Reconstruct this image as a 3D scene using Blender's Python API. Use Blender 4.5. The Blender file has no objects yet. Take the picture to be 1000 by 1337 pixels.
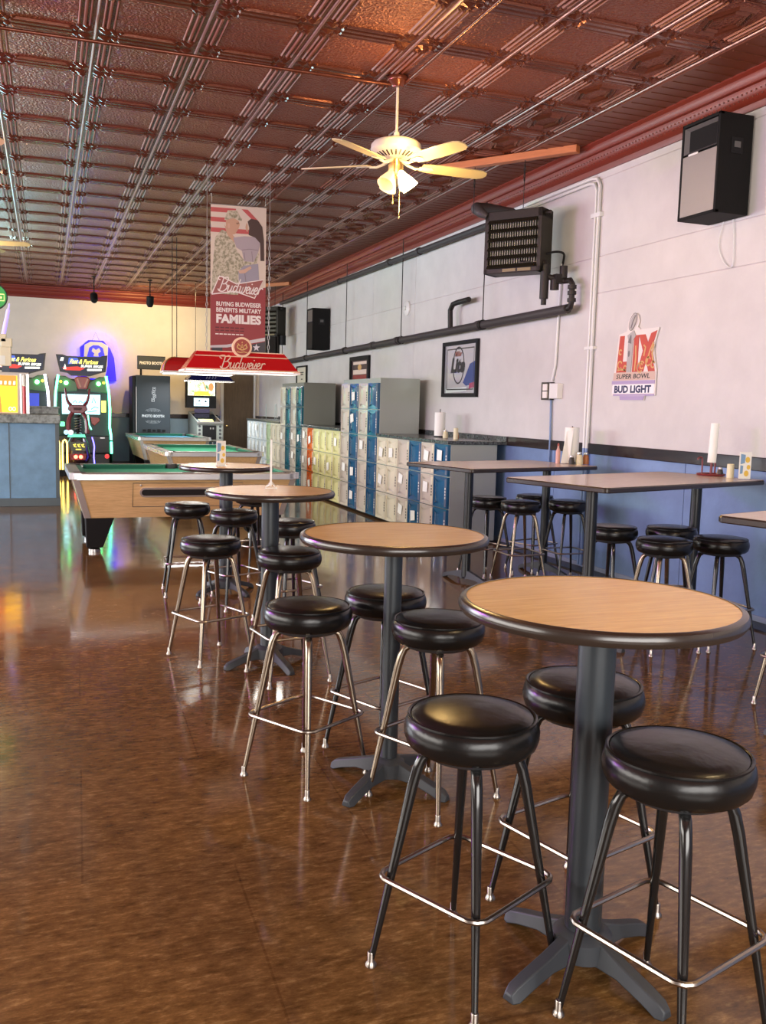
import bpy, bmesh, math, random
from mathutils import Matrix, Vector
random.seed(7)
sc = bpy.context.scene
col = sc.collection
PI = math.pi

# ------------------------------------------------------------------ camera
CAM_YAW, CAM_PITCH, CAM_ROLL, CAM_H, CAM_F = 0.35407, 0.11422, 0.02564, 1.58, 1195.16
cd = bpy.data.cameras.new('camera'); cam = bpy.data.objects.new('camera', cd); col.objects.link(cam)
_f = Vector((math.sin(CAM_YAW)*math.cos(CAM_PITCH), math.cos(CAM_YAW)*math.cos(CAM_PITCH), -math.sin(CAM_PITCH)))
_r = Vector((math.cos(CAM_YAW), -math.sin(CAM_YAW), 0)); _u = _r.cross(_f)
_r2 = _r*math.cos(CAM_ROLL) + _u*math.sin(CAM_ROLL); _u2 = -_r*math.sin(CAM_ROLL) + _u*math.cos(CAM_ROLL)
m = Matrix((_r2, _u2, -_f)).transposed().to_4x4(); m.translation = (0, 0, CAM_H)
cam.matrix_world = m
cd.sensor_fit = 'VERTICAL'; cd.sensor_height = 36; cd.sensor_width = 36*1000/1337
cd.lens = CAM_F/1337*36; cd.clip_start = 0.05; cd.clip_end = 200
sc.camera = cam

# ------------------------------------------------------------------ world, exposure, large lights
sc.view_settings.view_transform = 'Standard'; sc.view_settings.look = 'None'
sc.view_settings.gamma = 1; sc.view_settings.use_curve_mapping = False
sc.view_settings.exposure = 0.28
w = bpy.data.worlds.new('world'); sc.world = w; w.use_nodes = True
w.node_tree.nodes['Background'].inputs[0].default_value = (0.80, 0.90, 1.0, 1)
w.node_tree.nodes['Background'].inputs[1].default_value = 1.0

def area(name, loc, rot, sx, sy, power, color, spread=PI):
    l = bpy.data.lights.new(name, 'AREA'); l.shape = 'RECTANGLE'; l.size = sx; l.size_y = sy
    l.energy = power; l.color = color; l.spread = spread
    o = bpy.data.objects.new(name, l); col.objects.link(o); o.location = loc; o.rotation_euler = rot
    return o
def point(name, loc, power, color, r=0.05):
    l = bpy.data.lights.new(name, 'POINT'); l.energy = power; l.color = color; l.shadow_soft_size = r
    o = bpy.data.objects.new(name, l); col.objects.link(o); o.location = loc; return o
def spot(name, loc, target, power, color, size=0.8, blend=0.6, r=0.05):
    l = bpy.data.lights.new(name, 'SPOT'); l.energy = power; l.color = color; l.spot_size = size; l.spot_blend = blend
    l.shadow_soft_size = r
    o = bpy.data.objects.new(name, l); col.objects.link(o); o.location = loc
    o.rotation_euler = (Vector(target)-Vector(loc)).to_track_quat('-Z', 'Y').to_euler(); return o
# daylight through the shop front behind the camera (front wall windows at Y=-3.4)
area('daylight_front', (0.6, -3.3, 1.9), (math.radians(90), 0, 0), 5.0, 2.2, 330, (1.0, 0.97, 0.93))
# broad soft fill lamps added in front of the unseen left wall
area('side_fill_near', (-6.8, 4.5, 2.1), (math.radians(90), 0, math.radians(-90)), 9.0, 2.2, 520, (1.0, 0.95, 0.88))
area('side_fill_far', (-6.8, 15.5, 2.1), (math.radians(90), 0, math.radians(-90)), 9.0, 2.2, 760, (0.90, 0.95, 1.0))
# bar neon on the left side: magenta and cyan
def aim(o, d): o.rotation_euler = Vector(d).to_track_quat('-Z', 'Y').to_euler()
aim(area('neon_magenta', (-3.2, 7.6, 2.3), (0, 0, 0), 1.8, 0.16, 115, (0.66, 0.08, 1.0)), (.72, -.35, .45))
point('violet_ceiling_fill', (-1.9, 8.6, 3.45), 26, (0.75, 0.25, 1.0), .15)  # point lamp added to tint the left part of the ceiling violet
aim(area('bar_cooler_cyan', (-2.6, 17.5, 2.3), (0, 0, 0), 3.0, 1.3, 330, (0.28, 0.85, 1.0), 1.9), (.34, -.45, .83))

# ------------------------------------------------------------------ materials
def mat(name, base, rough=0.5, metal=0.0, spec=0.5, emit=None, estr=0.0, coat=0.0, trans=0.0, alpha=1.0):
    m = bpy.data.materials.new(name); m.use_nodes = True
    b = m.node_tree.nodes['Principled BSDF']
    b.inputs['Base Color'].default_value = (*base, 1); b.inputs['Roughness'].default_value = rough
    b.inputs['Metallic'].default_value = metal; b.inputs['Specular IOR Level'].default_value = spec
    b.inputs['Coat Weight'].default_value = coat; b.inputs['Coat Roughness'].default_value = 0.08
    b.inputs['Transmission Weight'].default_value = trans; b.inputs['Alpha'].default_value = alpha
    if emit: b.inputs['Emission Color'].default_value = (*emit, 1); b.inputs['Emission Strength'].default_value = estr
    return m
def nodes(m): return m.node_tree.nodes, m.node_tree.links, m.node_tree.nodes['Principled BSDF']
def coords(m, kind='Object', scale=(1, 1, 1), rot=(0, 0, 0)):
    N, L, b = nodes(m); tc = N.new('ShaderNodeTexCoord'); mp = N.new('ShaderNodeMapping')
    mp.inputs['Scale'].default_value = scale; mp.inputs['Rotation'].default_value = rot
    L.new(tc.outputs[kind], mp.inputs[0]); return mp.outputs[0]
def noise(m, vec, scale, detail=4, rough=0.6, dist=0.0):
    N, L, b = nodes(m); n = N.new('ShaderNodeTexNoise'); n.inputs['Scale'].default_value = scale
    n.inputs['Detail'].default_value = detail; n.inputs['Roughness'].default_value = rough; n.inputs['Distortion'].default_value = dist
    L.new(vec, n.inputs['Vector']); return n.outputs['Fac']
def ramp(m, fac, stops):
    N, L, b = nodes(m); r = N.new('ShaderNodeValToRGB'); L.new(fac, r.inputs[0])
    e = r.color_ramp.elements
    while len(e) < len(stops): e.new(0.5)
    for el, (p, c) in zip(e, stops): el.position = p; el.color = (*c, 1) if len(c) == 3 else c
    return r.outputs[0]
def mixc(m, fac, a, b_, mode='MIX'):
    N, L, b = nodes(m); x = N.new('ShaderNodeMix'); x.data_type = 'RGBA'; x.blend_type = mode
    for v, k in ((fac, 0), (a, 6), (b_, 7)):
        if hasattr(v, 'is_linked'): L.new(v, x.inputs[k])
        else: x.inputs[k].default_value = v if k == 0 else (*v, 1)
    return x.outputs[2]
def bump(m, h, strength=0.2, dist=0.01):
    N, L, b = nodes(m); bp = N.new('ShaderNodeBump'); bp.inputs['Strength'].default_value = strength; bp.inputs['Distance'].default_value = dist
    L.new(h, bp.inputs['Height']); L.new(bp.outputs[0], b.inputs['Normal'])
def setc(m, c): N, L, b = nodes(m); L.new(c, b.inputs['Base Color'])
def setr(m, c): N, L, b = nodes(m); L.new(c, b.inputs['Roughness'])

M = {}
# floor: sealed mottled brown sheet flooring
f = mat('floor_vinyl', (0.1, 0.05, 0.02), 0.2, spec=0.55)
v = coords(f, 'Object')
n1 = noise(f, coords(f, 'Object', (7, 13, 9)), 1.0, 9, 0.78); n2 = noise(f, v, 1.3, 3, 0.6); n3 = noise(f, coords(f, 'Object', (16, 46, 9)), 1.0, 5, 0.72)
c1 = ramp(f, n1, [(0.34, (0.050, 0.025, 0.008)), (0.50, (0.165, 0.086, 0.028)), (0.60, (0.26, 0.142, 0.050)), (0.70, (0.48, 0.31, 0.13))])
c2 = ramp(f, n3, [(0.36, (0.074, 0.038, 0.012)), (0.54, (0.190, 0.100, 0.033)), (0.70, (0.46, 0.30, 0.12))])
c3 = mixc(f, 0.5, c1, c2)
c4 = mixc(f, 0.55, c3, ramp(f, n2, [(0.3, (0.55, 0.5, 0.5)), (0.7, (1.15, 1.1, 1.05))]), 'MULTIPLY')
# faint sheet joints
N, L, b = nodes(f); br = N.new('ShaderNodeTexBrick'); br.inputs['Scale'].default_value = 1.0
br.inputs['Mortar Size'].default_value = 0.004; br.inputs['Brick Width'].default_value = 1.0; br.inputs['Row Height'].default_value = 1.0
br.inputs['Color1'].default_value = br.inputs['Color2'].default_value = (1, 1, 1, 1); br.inputs['Mortar'].default_value = (0.80, 0.77, 0.75, 1)
L.new(coords(f, 'Object', (1, 1, 1), (0, 0, 0.03)), br.inputs[0])
setc(f, mixc(f, 1.0, c4, br.outputs[0], 'MULTIPLY'))
setr(f, ramp(f, noise(f, v, 3, 5), [(0.3, (0.07,)*3), (0.7, (0.15,)*3)]))
bump(f, n2, 0.05, 0.02)
M['floor'] = f
# ceiling: pressed metal plates in glossy copper brown paint
def tin(name, base, rough, bstr):
    t = mat(name, base, rough, 0.55, 0.6)
    vv = coords(t, 'Object'); bump(t, noise(t, vv, 46, 2, 0.5), bstr, 0.022)
    return t
M['tin'] = tin('tin_copper', (0.25, 0.070, 0.034), 0.30, 1.0)
M['tin_rail'] = tin('tin_rail', (0.165, 0.048, 0.026), 0.24, 0.1)
M['tin_seam'] = mat('tin_seam', (0.36, 0.18, 0.15), 0.30, 0.6, 0.5)
M['tin_line'] = mat('tin_line', (0.22, 0.070, 0.040), 0.42, 0.25, 0.35)
M['crown'] = mat('crown_red', (0.19, 0.028, 0.016), 0.36, 0.1, 0.4)
M['cove'] = mat('cove_brown', (0.150, 0.045, 0.022), 0.4, 0.15, 0.5)
def paint(name, base, rough=0.55, amt=0.12, sc_=3.0, bs=0.25):
    p = mat(name, base, rough); vv = coords(p, 'Object')
    setc(p, ramp(p, noise(p, vv, sc_, 5, 0.6), [(0.25, tuple(x*(1-amt) for x in base)), (0.75, tuple(min(1, x*(1+amt)) for x in base))]))
    bump(p, noise(p, vv, 26, 4, 0.6), bs, 0.006); return p
M['wall'] = paint('wall_plaster', (0.60, 0.59, 0.57), 0.55, 0.07)
M['wall_far'] = paint('wall_far_plaster', (0.72, 0.66, 0.56), 0.6, 0.06)
M['wall_blue'] = paint('wall_blue', (0.165, 0.26, 0.46), 0.42, 0.25, 1.6)
M['wall_blue_far'] = paint('wall_blue_far', (0.27, 0.40, 0.50), 0.5, 0.1)
M['wall_plain'] = paint('wall_plain', (0.55, 0.5, 0.5))
M['rail'] = mat('rail_dark', (0.020, 0.010, 0.010), 0.16, spec=0.6)
M['base_dark'] = mat('base_dark', (0.012, 0.012, 0.016), 0.35)
M['base_light'] = mat('base_light', (0.25, 0.30, 0.42), 0.5)
# oak laminate
def wood(name, dark, light, rough=0.28, sx=1.4, sy=26, coat=0.0, spec=0.5):
    p = mat(name, light, rough, coat=coat, spec=spec)
    a = noise(p, coords(p, 'Object', (sx, sy, sy)), 2.2, 5, 0.62, 0.5)
    b2 = noise(p, coords(p, 'Object', (sx*3, sy*5, sy*5)), 2.0, 3, 0.6)
    cA = ramp(p, a, [(0.3, dark), (0.7, light)])
    setc(p, mixc(p, 0.35, cA, ramp(p, b2, [(0.35, tuple(x*0.62 for x in dark)), (0.65, light)])))
    bump(p, b2, 0.04, 0.002); return p
M['oak'] = wood('oak_laminate', (0.70, 0.40, 0.095), (0.94, 0.64, 0.20), 0.24)
M['tan_top'] = wood('tan_laminate', (0.66, 0.52, 0.39), (0.80, 0.65, 0.50), 0.18)
M['pool_wood'] = wood('pool_oak', (0.60, 0.38, 0.165), (0.82, 0.57, 0.29), 0.18)
M['door_wood'] = wood('door_wood', (0.10, 0.068, 0.038), (0.16, 0.11, 0.062), 0.5, 14, 0.7)
M['board'] = wood('board_orange', (0.50, 0.17, 0.06), (0.60, 0.22, 0.08), 0.45)
M['edge'] = mat('edge_band', (0.030, 0.022, 0.018), 0.22, spec=0.6)
M['post'] = mat('post_black', (0.030, 0.038, 0.045), 0.36, 0.2, 0.55)
M['post_dark'] = mat('post_gloss_black', (0.012, 0.014, 0.016), 0.28, 0.1, 0.55)
M['cast'] = mat('cast_base', (0.040, 0.046, 0.054), 0.5, 0.1)
M['vinyl'] = mat('black_vinyl', (0.007, 0.007, 0.007), 0.27, spec=0.38)
bump(M['vinyl'], noise(M['vinyl'], coords(M['vinyl'], 'Object'), 14, 3), 0.18, 0.01)
M['blackleg'] = mat('black_enamel', (0.010, 0.010, 0.010), 0.16, spec=0.6)
M['nickel'] = mat('nickel_leg', (0.31, 0.255, 0.195), 0.25, 1.0)
M['chrome'] = mat('chrome', (0.38, 0.34, 0.30), 0.28, 1.0)
M['steel'] = mat('steel', (0.5, 0.5, 0.5), 0.3, 1.0)
M['dark_iron'] = mat('dark_iron', (0.024, 0.021, 0.019), 0.5, 0.3, 0.4)
M['pipe_grey'] = mat('pipe_grey', (0.055, 0.048, 0.048), 0.55, 0.1, 0.35)
M['bronze'] = mat('heater_bronze', (0.022, 0.019, 0.012), 0.42, 0.3, 0.35)
M['fin'] = mat('fin', (0.26, 0.25, 0.19), 0.5, 0.4)
M['white'] = mat('white_plastic', (0.78, 0.78, 0.75), 0.4)
M['conduit'] = mat('conduit_white', (0.72, 0.74, 0.72), 0.4)
M['paper'] = mat('paper_white', (0.85, 0.87, 0.82), 0.8)
M['black'] = mat('matte_black', (0.009, 0.009, 0.010), 0.6, spec=0.25)
M['speaker'] = mat('speaker_black', (0.007, 0.007, 0.007), 0.7, spec=0.2)
bump(M['speaker'], noise(M['speaker'], coords(M['speaker'], 'Object'), 120, 2), 0.3, 0.004)
M['grille'] = mat('grille_grey', (0.30, 0.27, 0.25), 0.45, 0.4)
bump(M['grille'], noise(M['grille'], coords(M['grille'], 'Object'), 200, 1), 0.4, 0.003)
M['horn'] = mat('horn_grey', (0.10, 0.10, 0.10), 0.4)
M['fan_white'] = mat('fan_cream', (0.60, 0.56, 0.42), 0.45)
M['fan_blade'] = mat('fan_blade', (0.58, 0.47, 0.24), 0.45)
M['brass'] = mat('brass', (0.72, 0.48, 0.18), 0.3, 0.9)
M['glass_lit'] = mat('shade_lit', (1, 0.9, 0.7), 0.3, emit=(1.0, 0.80, 0.42), estr=9.0)
M['glass_dim'] = mat('shade_dim', (0.85, 0.72, 0.42), 0.3, emit=(1.0, 0.72, 0.30), estr=0.35)
M['red'] = mat('lamp_red', (0.52, 0.012, 0.014), 0.22, spec=0.55, coat=0.3)
M['red_trim'] = mat('trim_gold', (0.85, 0.62, 0.40), 0.35)
M['white_trim'] = mat('white_trim', (0.85, 0.8, 0.75), 0.35)
M['navy'] = mat('lamp_navy', (0.008, 0.012, 0.09), 0.3)
M['lamp_in'] = mat('lamp_inside', (0.9, 0.9, 0.9), 0.4, emit=(1.0, 0.97, 0.88), estr=5.0)
M['felt'] = mat('felt_green', (0.010, 0.20, 0.105), 0.85)
M['felt_teal'] = mat('felt_teal', (0.04, 0.20, 0.30), 0.85)
M['rail_white'] = mat('pool_metal', (0.72, 0.74, 0.74), 0.25, 0.7)
M['rail_top'] = mat('pool_rail', (0.16, 0.13, 0.10), 0.35)
M['cushion'] = mat('cushion_green', (0.012, 0.13, 0.075), 0.8)
M['pocket'] = mat('pocket_black', (0.01, 0.01, 0.01), 0.6)
M['worktop'] = mat('granite_dark', (0.05, 0.06, 0.065), 0.22)
setc(M['worktop'], ramp(M['worktop'], noise(M['worktop'], coords(M['worktop'], 'Object'), 45, 4), [(0.38, (0.018, 0.02, 0.022)), (0.62, (0.11, 0.13, 0.13))]))
M['bar_top'] = mat('bar_top', (0.10, 0.12, 0.12), 0.3)
setc(M['bar_top'], ramp(M['bar_top'], noise(M['bar_top'], coords(M['bar_top'], 'Object'), 14, 4), [(0.38, (0.05, 0.06, 0.06)), (0.62, (0.24, 0.28, 0.28))]))
M['bar_front'] = paint('bar_front', (0.19, 0.36, 0.56), 0.6, 0.18, 5, 0.1)
M['bar_trim'] = mat('bar_trim', (0.08, 0.11, 0.13), 0.4)
M['carcass'] = mat('locker_carcass', (0.38, 0.42, 0.38), 0.36, 0.2)
M['carcass_dark'] = mat('locker_side_grey', (0.20, 0.21, 0.175), 0.45, 0.15)
def lock(name, c): m_ = mat(name, c, 0.13, spec=0.6); bump(m_, noise(m_, coords(m_, 'Object'), 6, 2), 0.25, 0.02); return m_
M['cream'] = lock('locker_cream', (0.74, 0.70, 0.54)); M['beige'] = lock('locker_beige', (0.58, 0.53, 0.45))
M['blue'] = lock('locker_blue', (0.018, 0.105, 0.22)); M['teal'] = lock('locker_teal', (0.018, 0.12, 0.16))
M['orange'] = lock('locker_orange', (0.62, 0.13, 0.025)); M['yellow'] = lock('locker_yellow', (0.72, 0.72, 0.36))
M['pale'] = lock('locker_pale', (0.64, 0.70, 0.72)); M['green'] = lock('locker_green', (0.45, 0.58, 0.35))
M['glare'] = M['cream']
M['clear'] = mat('clear_acrylic', (0.9, 0.95, 0.95), 0.08, trans=0.85)
M['glass'] = mat('mirror_glass', (0.60, 0.60, 0.66), 0.12, 0.55)
def flat(name, c, rough=0.5): 
    if name not in M: M[name] = mat(name, c, rough)
    return M[name]
def glow(name, c, s):
    if name not in M: M[name] = mat(name, tuple(min(1, x) for x in c), 0.4, emit=c, estr=s)
    return M[name]

# ------------------------------------------------------------------ geometry helpers
class MB:
    def __init__(s): s.v = []; s.f = []; s.m = []; s.cur = 0
    def slot(s, i): s.cur = i; return s
    def add(s, vs, fs):
        k = len(s.v); s.v += [tuple(x) for x in vs]; s.f += [tuple(i+k for i in q) for q in fs]; s.m += [s.cur]*len(fs); return s
    def box(s, c, d, rz=0.0, mtx=None):
        x, y, z = (q/2 for q in d); vs = [Vector((a*x, b*y, e*z)) for a in (-1, 1) for b in (-1, 1) for e in (-1, 1)]
        R = mtx if mtx else Matrix.Rotation(rz, 3, 'Z')
        vs = [R @ q + Vector(c) for q in vs]
        return s.add(vs, [(0, 1, 3, 2), (4, 6, 7, 5), (0, 4, 5, 1), (2, 3, 7, 6), (0, 2, 6, 4), (1, 5, 7, 3)])
    def bx(s, x0, x1, y0, y1, z0, z1): return s.box(((x0+x1)/2, (y0+y1)/2, (z0+z1)/2), (x1-x0, y1-y0, z1-z0))
    def lathe(s, prof, n=32, c=(0, 0, 0), mtx=None, caps=True):
        vs = []; fs = []; k = len(prof)
        for i in range(n):
            a = 2*PI*i/n
            for r, z in prof:
                p = Vector((r*math.cos(a), r*math.sin(a), z))
                if mtx: p = mtx @ p
                vs.append(p+Vector(c))
        for i in range(n):
            j = (i+1) % n
            for q in range(k-1):
                fs.append((i*k+q, j*k+q, j*k+q+1, i*k+q+1))
        if caps and prof[0][0] > 1e-6: fs.append(tuple(i*k for i in reversed(range(n))))
        if caps and prof[-1][0] > 1e-6: fs.append(tuple(i*k+k-1 for i in range(n)))
        return s.add(vs, fs)
    def tube(s, pts, r, n=8, closed=False):
        pts = [Vector(p) for p in pts]; K = len(pts); rr = r if isinstance(r, (list, tuple)) else [r]*K
        vs = []; fs = []; up = None
        for i, p in enumerate(pts):
            if closed: t = (pts[(i+1) % K]-pts[i-1])
            else: t = pts[min(i+1, K-1)]-pts[max(i-1, 0)]
            t.normalize()
            if up is None:
                up = Vector((0, 0, 1)) if abs(t.z) < 0.9 else Vector((1, 0, 0))
            a = (up - t*up.dot(t)).normalized(); up = a; b = t.cross(a)
            for q in range(n):
                an = 2*PI*q/n; vs.append(p+(a*math.cos(an)+b*math.sin(an))*rr[i])
        for i in range(K if closed else K-1):
            j = (i+1) % K
            for q in range(n):
                u = (q+1) % n; fs.append((i*n+q, i*n+u, j*n+u, j*n+q))
        if not closed:
            fs.append(tuple(reversed(range(n)))); fs.append(tuple((K-1)*n+q for q in range(n)))
        return s.add(vs, fs)
    def prism(s, poly, F, z0, z1):          # polygon in the plane of frame F, thickness along its normal
        area_ = sum(poly[i-1][0]*poly[i][1]-poly[i][0]*poly[i-1][1] for i in range(len(poly)))
        if area_ < 0: poly = poly[::-1]
        n = len(poly); vs = [F(x, y, z0) for x, y in poly]+[F(x, y, z1) for x, y in poly]
        fs = [tuple(reversed(range(n))), tuple(range(n, 2*n))]+[(i, (i+1) % n, n+(i+1) % n, n+i) for i in range(n)]
        return s.add(vs, fs)
    def ribbon(s, pts, wd, F, z0, z1):      # a flat stroke of width wd
        L_, R_ = [], []
        for i, (x, y) in enumerate(pts):
            a = pts[max(i-1, 0)]; b = pts[min(i+1, len(pts)-1)]; dx, dy = b[0]-a[0], b[1]-a[1]; l = math.hypot(dx, dy) or 1
            L_.append((x-dy/l*wd/2, y+dx/l*wd/2)); R_.append((x+dy/l*wd/2, y-dx/l*wd/2))
        n = len(pts); vs = [F(x, y, z1) for x, y in L_]+[F(x, y, z1) for x, y in R_]+[F(x, y, z0) for x, y in L_]+[F(x, y, z0) for x, y in R_]
        fs = []
        for i in range(n-1):
            fs += [(n+i, n+i+1, i+1, i), (i, i+1, 2*n+i+1, 2*n+i), (3*n+i, 3*n+i+1, n+i+1, n+i)]
        return s.add(vs, fs)
    def build(s, name, ms, parent=None, smooth=0.7, bevel=0, loc=None):
        me = bpy.data.meshes.new(name); me.from_pydata(s.v, [], s.f)
        ms = ms if isinstance(ms, (list, tuple)) else [ms]
        for q in ms: me.materials.append(q)
        me.polygons.foreach_set('material_index', s.m)
        if smooth:
            me.polygons.foreach_set('use_smooth', [True]*len(s.f)); me.update(); me.set_sharp_from_angle(angle=smooth)
        me.update()
        o = bpy.data.objects.new(name, me); col.objects.link(o)
        if parent is not None: o.parent = parent
        if loc: o.location = loc
        if bevel:
            b = o.modifiers.new('bevel', 'BEVEL'); b.width = bevel; b.segments = 2; b.limit_method = 'ANGLE'
        return o
def frame(o, ux, uy):
    o, ux, uy = Vector(o), Vector(ux).normalized(), Vector(uy).normalized(); n = ux.cross(uy)
    return lambda x, y, z=0.0: o+ux*x+uy*y+n*z
def thing(name, label, cat, loc=(0, 0, 0), rz=0.0, group=None):
    o = bpy.data.objects.new(name, None); col.objects.link(o); o.empty_display_size = 0.1
    o.location = loc; o.rotation_euler = (0, 0, rz); tag(o, label, cat, group); return o
def tag(o, label, cat=None, group=None):
    o['label'] = label
    if cat: o['category'] = cat
    if group: o['group'] = group
    return o
def struct(o): o['kind'] = 'structure'; return o
def copy_tree(o, parent=None):
    c = o.copy(); col.objects.link(c)
    if parent is not None: c.parent = parent
    for ch in list(o.children): copy_tree(ch, c)
    return c
def clone(src, label, loc, rz=0.0, group=None):
    c = copy_tree(src); c.location = loc; c.rotation_euler = (0, 0, rz); c['label'] = label
    if group: c['group'] = group
    return c
def smooth_pts(pts, k=5):
    out = []
    for i in range(len(pts)-1):
        p0, p1, p2, p3 = (Vector(pts[max(i-1, 0)]), Vector(pts[i]), Vector(pts[i+1]), Vector(pts[min(i+2, len(pts)-1)]))
        for q in range(k):
            t = q/k
            out.append(0.5*((2*p1)+(p2-p0)*t+(2*p0-5*p1+4*p2-p3)*t*t+(3*p1-p0-3*p2+p3)*t**3))
    out.append(Vector(pts[-1])); return out
_tc = {}
def text2d(s, bold=0.0):
    k = (s, bold)
    if k not in _tc:
        cu = bpy.data.curves.new('t', 'FONT'); cu.body = s; cu.size = 1; cu.offset = bold; cu.resolution_u = 3
        cu.align_x = 'CENTER'
        o = bpy.data.objects.new('t', cu); col.objects.link(o)
        me = bpy.data.meshes.new_from_object(o.evaluated_get(bpy.context.evaluated_depsgraph_get()))
        vs = [tuple(q.co)[:2] for q in me.vertices]; fs = [tuple(p.vertices) for p in me.polygons]
        bpy.data.objects.remove(o); bpy.data.meshes.remove(me)
        x0, x1 = min(a for a, b in vs), max(a for a, b in vs); y0, y1 = min(b for a, b in vs), max(b for a, b in vs)
        _tc[k] = ([((a-x0)/(x1-x0)-0.5, (b-y0)/(y1-y0)-0.5) for a, b in vs], fs)
    return _tc[k]
def put_text(mb, s, F, cx, cy, wd, ht, z, bold=0.02, shear=0.0, rise=0.0):   # fits s into a wd x ht box centred at cx, cy
    vs, fs = text2d(s, bold)
    return mb.add([F(cx+x*wd+y*ht*shear, cy+y*ht+x*wd*rise, z) for x, y in vs], fs)
# handwriting strokes of the lamp script (own drawing)
_E = [(4.28, .42), (4.60, .62), (4.60, .95), (4.38, .95), (4.24, .5), (4.36, .04), (4.60, .05), (4.82, .32)]
SCRIPT = [[(.1, 1.6), (-.2, 1.7), (-.25, 2.0), (.3, 2.1), (.5, 1.8), (.32, .05)], [(.42, 1.85), (1.0, 2.1), (1.25, 1.75), (.9, 1.15), (.55, 1.05)],
          [(.6, 1.08), (1.15, 1.05), (1.3, .5), (.9, .0), (.3, 0), (.05, .3)], [(1.35, .7), (1.55, .95), (1.5, .2), (1.65, 0), (1.9, .25), (2.05, .95)],
          [(2.05, .95), (2.0, .2), (2.12, 0), (2.3, .2)], [(2.75, .8), (2.5, .95), (2.3, .5), (2.4, .02), (2.65, .1), (2.85, .6)], [(3.0, 2.0), (2.82, .4), (2.9, 0), (3.1, .2)],
          [(3.15, .85), (3.3, .95), (3.25, .2), (3.4, 0), (3.6, .3), (3.68, .9)], [(3.68, .9), (3.62, .2), (3.78, 0), (4.0, .35), (4.05, .95), (4.2, .8)], _E,
          [(4.8, .9), (4.78, .2), (4.9, 0), (5.05, .25)], [(4.84, 1.35), (4.9, 1.5)], [(5.02, .2), (5.26, 1.02), (5.24, .70), (5.42, .32), (5.28, .02), (5.06, .10)],
          [(x+1.2, y) for x, y in _E], [(6.16, 1.0), (6.12, .5), (6.06, .0)], [(6.10, .55), (6.28, .90), (6.50, .98), (6.62, .82)]]
def put_script(mb, F, cx, cy, wd, z0, z1, stroke=0.2, slant=0.25, ys=1.0, rise=0.0):
    k = wd/7.4
    for st in SCRIPT:
        p = smooth_pts(st, 4); mb.ribbon([(cx+(q[0]+q[1]*slant-3.5)*k, cy+(q[1]-.9)*k*ys+(q[0]-3.5)*k*rise) for q in p], stroke*k, F, z0, z1)
    return mb
def ell(cx, cy, a, b, n=20, rot=0.0, t0=0.0, t1=2*PI):
    out = []
    for i in range(n):
        t = t0+(t1-t0)*i/(n if t1-t0 > 6.28 else n-1); x, y = a*math.cos(t), b*math.sin(t)
        out.append((cx+x*math.cos(rot)-y*math.sin(rot), cy+x*math.sin(rot)+y*math.cos(rot)))
    return out
def rrect(cx, cy, w_, h_, r, n=5):
    out = []
    for sx, sy, a0 in ((1, 1, 0), (-1, 1, PI/2), (-1, -1, PI), (1, -1, 1.5*PI)):
        for i in range(n):
            a = a0+PI/2*i/(n-1); out.append((cx+sx*(w_/2-r)+r*math.cos(a), cy+sy*(h_/2-r)+r*math.sin(a)))
    return out
XY = frame((0, 0, 0), (1, 0, 0), (0, 1, 0))

# ================================================================== STRUCTURE
W, LF, ZC = 5.13, 23.25, 4.16          # right wall X, far wall Y, ceiling height
XL, YN = -7.0, -3.5
floor = struct(MB().bx(XL, W+.2, YN-.2, LF+.2, -0.1, 0).build('floor', M['floor'], smooth=0))
dark_strip = struct(MB().bx(4.93, W, 2.0, 9.7, 0, 0.012).build('dark_floor_strip', M['base_dark'], smooth=0))  # dark strip laid flat on the floor along the right wall
# right wall: backing plus separate plaster panels with recessed joints
wall_r = struct(MB().bx(W+.008, W+.2, YN-.2, LF+.2, 0, ZC+.1).build('wall_right', M['wall_plain'], smooth=0))
def wall_panel(y0, y1, z0, z1, m_, par=None):
    g = 0.004
    return MB().bx(W, W+.03, y0+g, y1-g, z0+g, z1-g).build('wall_panel', m_, wall_r, smooth=0, bevel=0.003)
ys_b = [YN, -1.0, 1.5, 4.0, 6.45, 8.6, 11.0, 13.5, 16.0, 18.5, 21.0, LF]
for a, b in zip(ys_b, ys_b[1:]): wall_panel(a, b, 0.05, 1.17, M['wall_blue'])
for a, b in ((YN, 0.5), (0.5, 3.9), (3.9, 8.05)):
    wall_panel(a, b, 1.26, 2.745, M['wall']); wall_panel(a, b, 2.745, 3.10, M['wall']); wall_panel(a, b, 3.10, 3.84, M['wall']); wall_panel(a, b, 3.84, 3.95, M['wall'])
for a, b in ((8.05, 12.75), (12.75, 14.6), (14.6, 17.1), (17.1, 19.65), (19.65, LF)):
    wall_panel(a, b, 1.26, 3.10, M['wall']); wall_panel(a, b, 3.10, 3.95, M['wall'])
struct(MB().bx(W-.022, W+.01, YN, LF, 1.165, 1.271).build('dark_strip_2', M['rail'], smooth=0, bevel=0.006))
struct(MB().bx(W-.012, W+.01, YN, LF, 0, 0.055).build('baseboard_right', M['base_light'], smooth=0, bevel=0.004))
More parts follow.
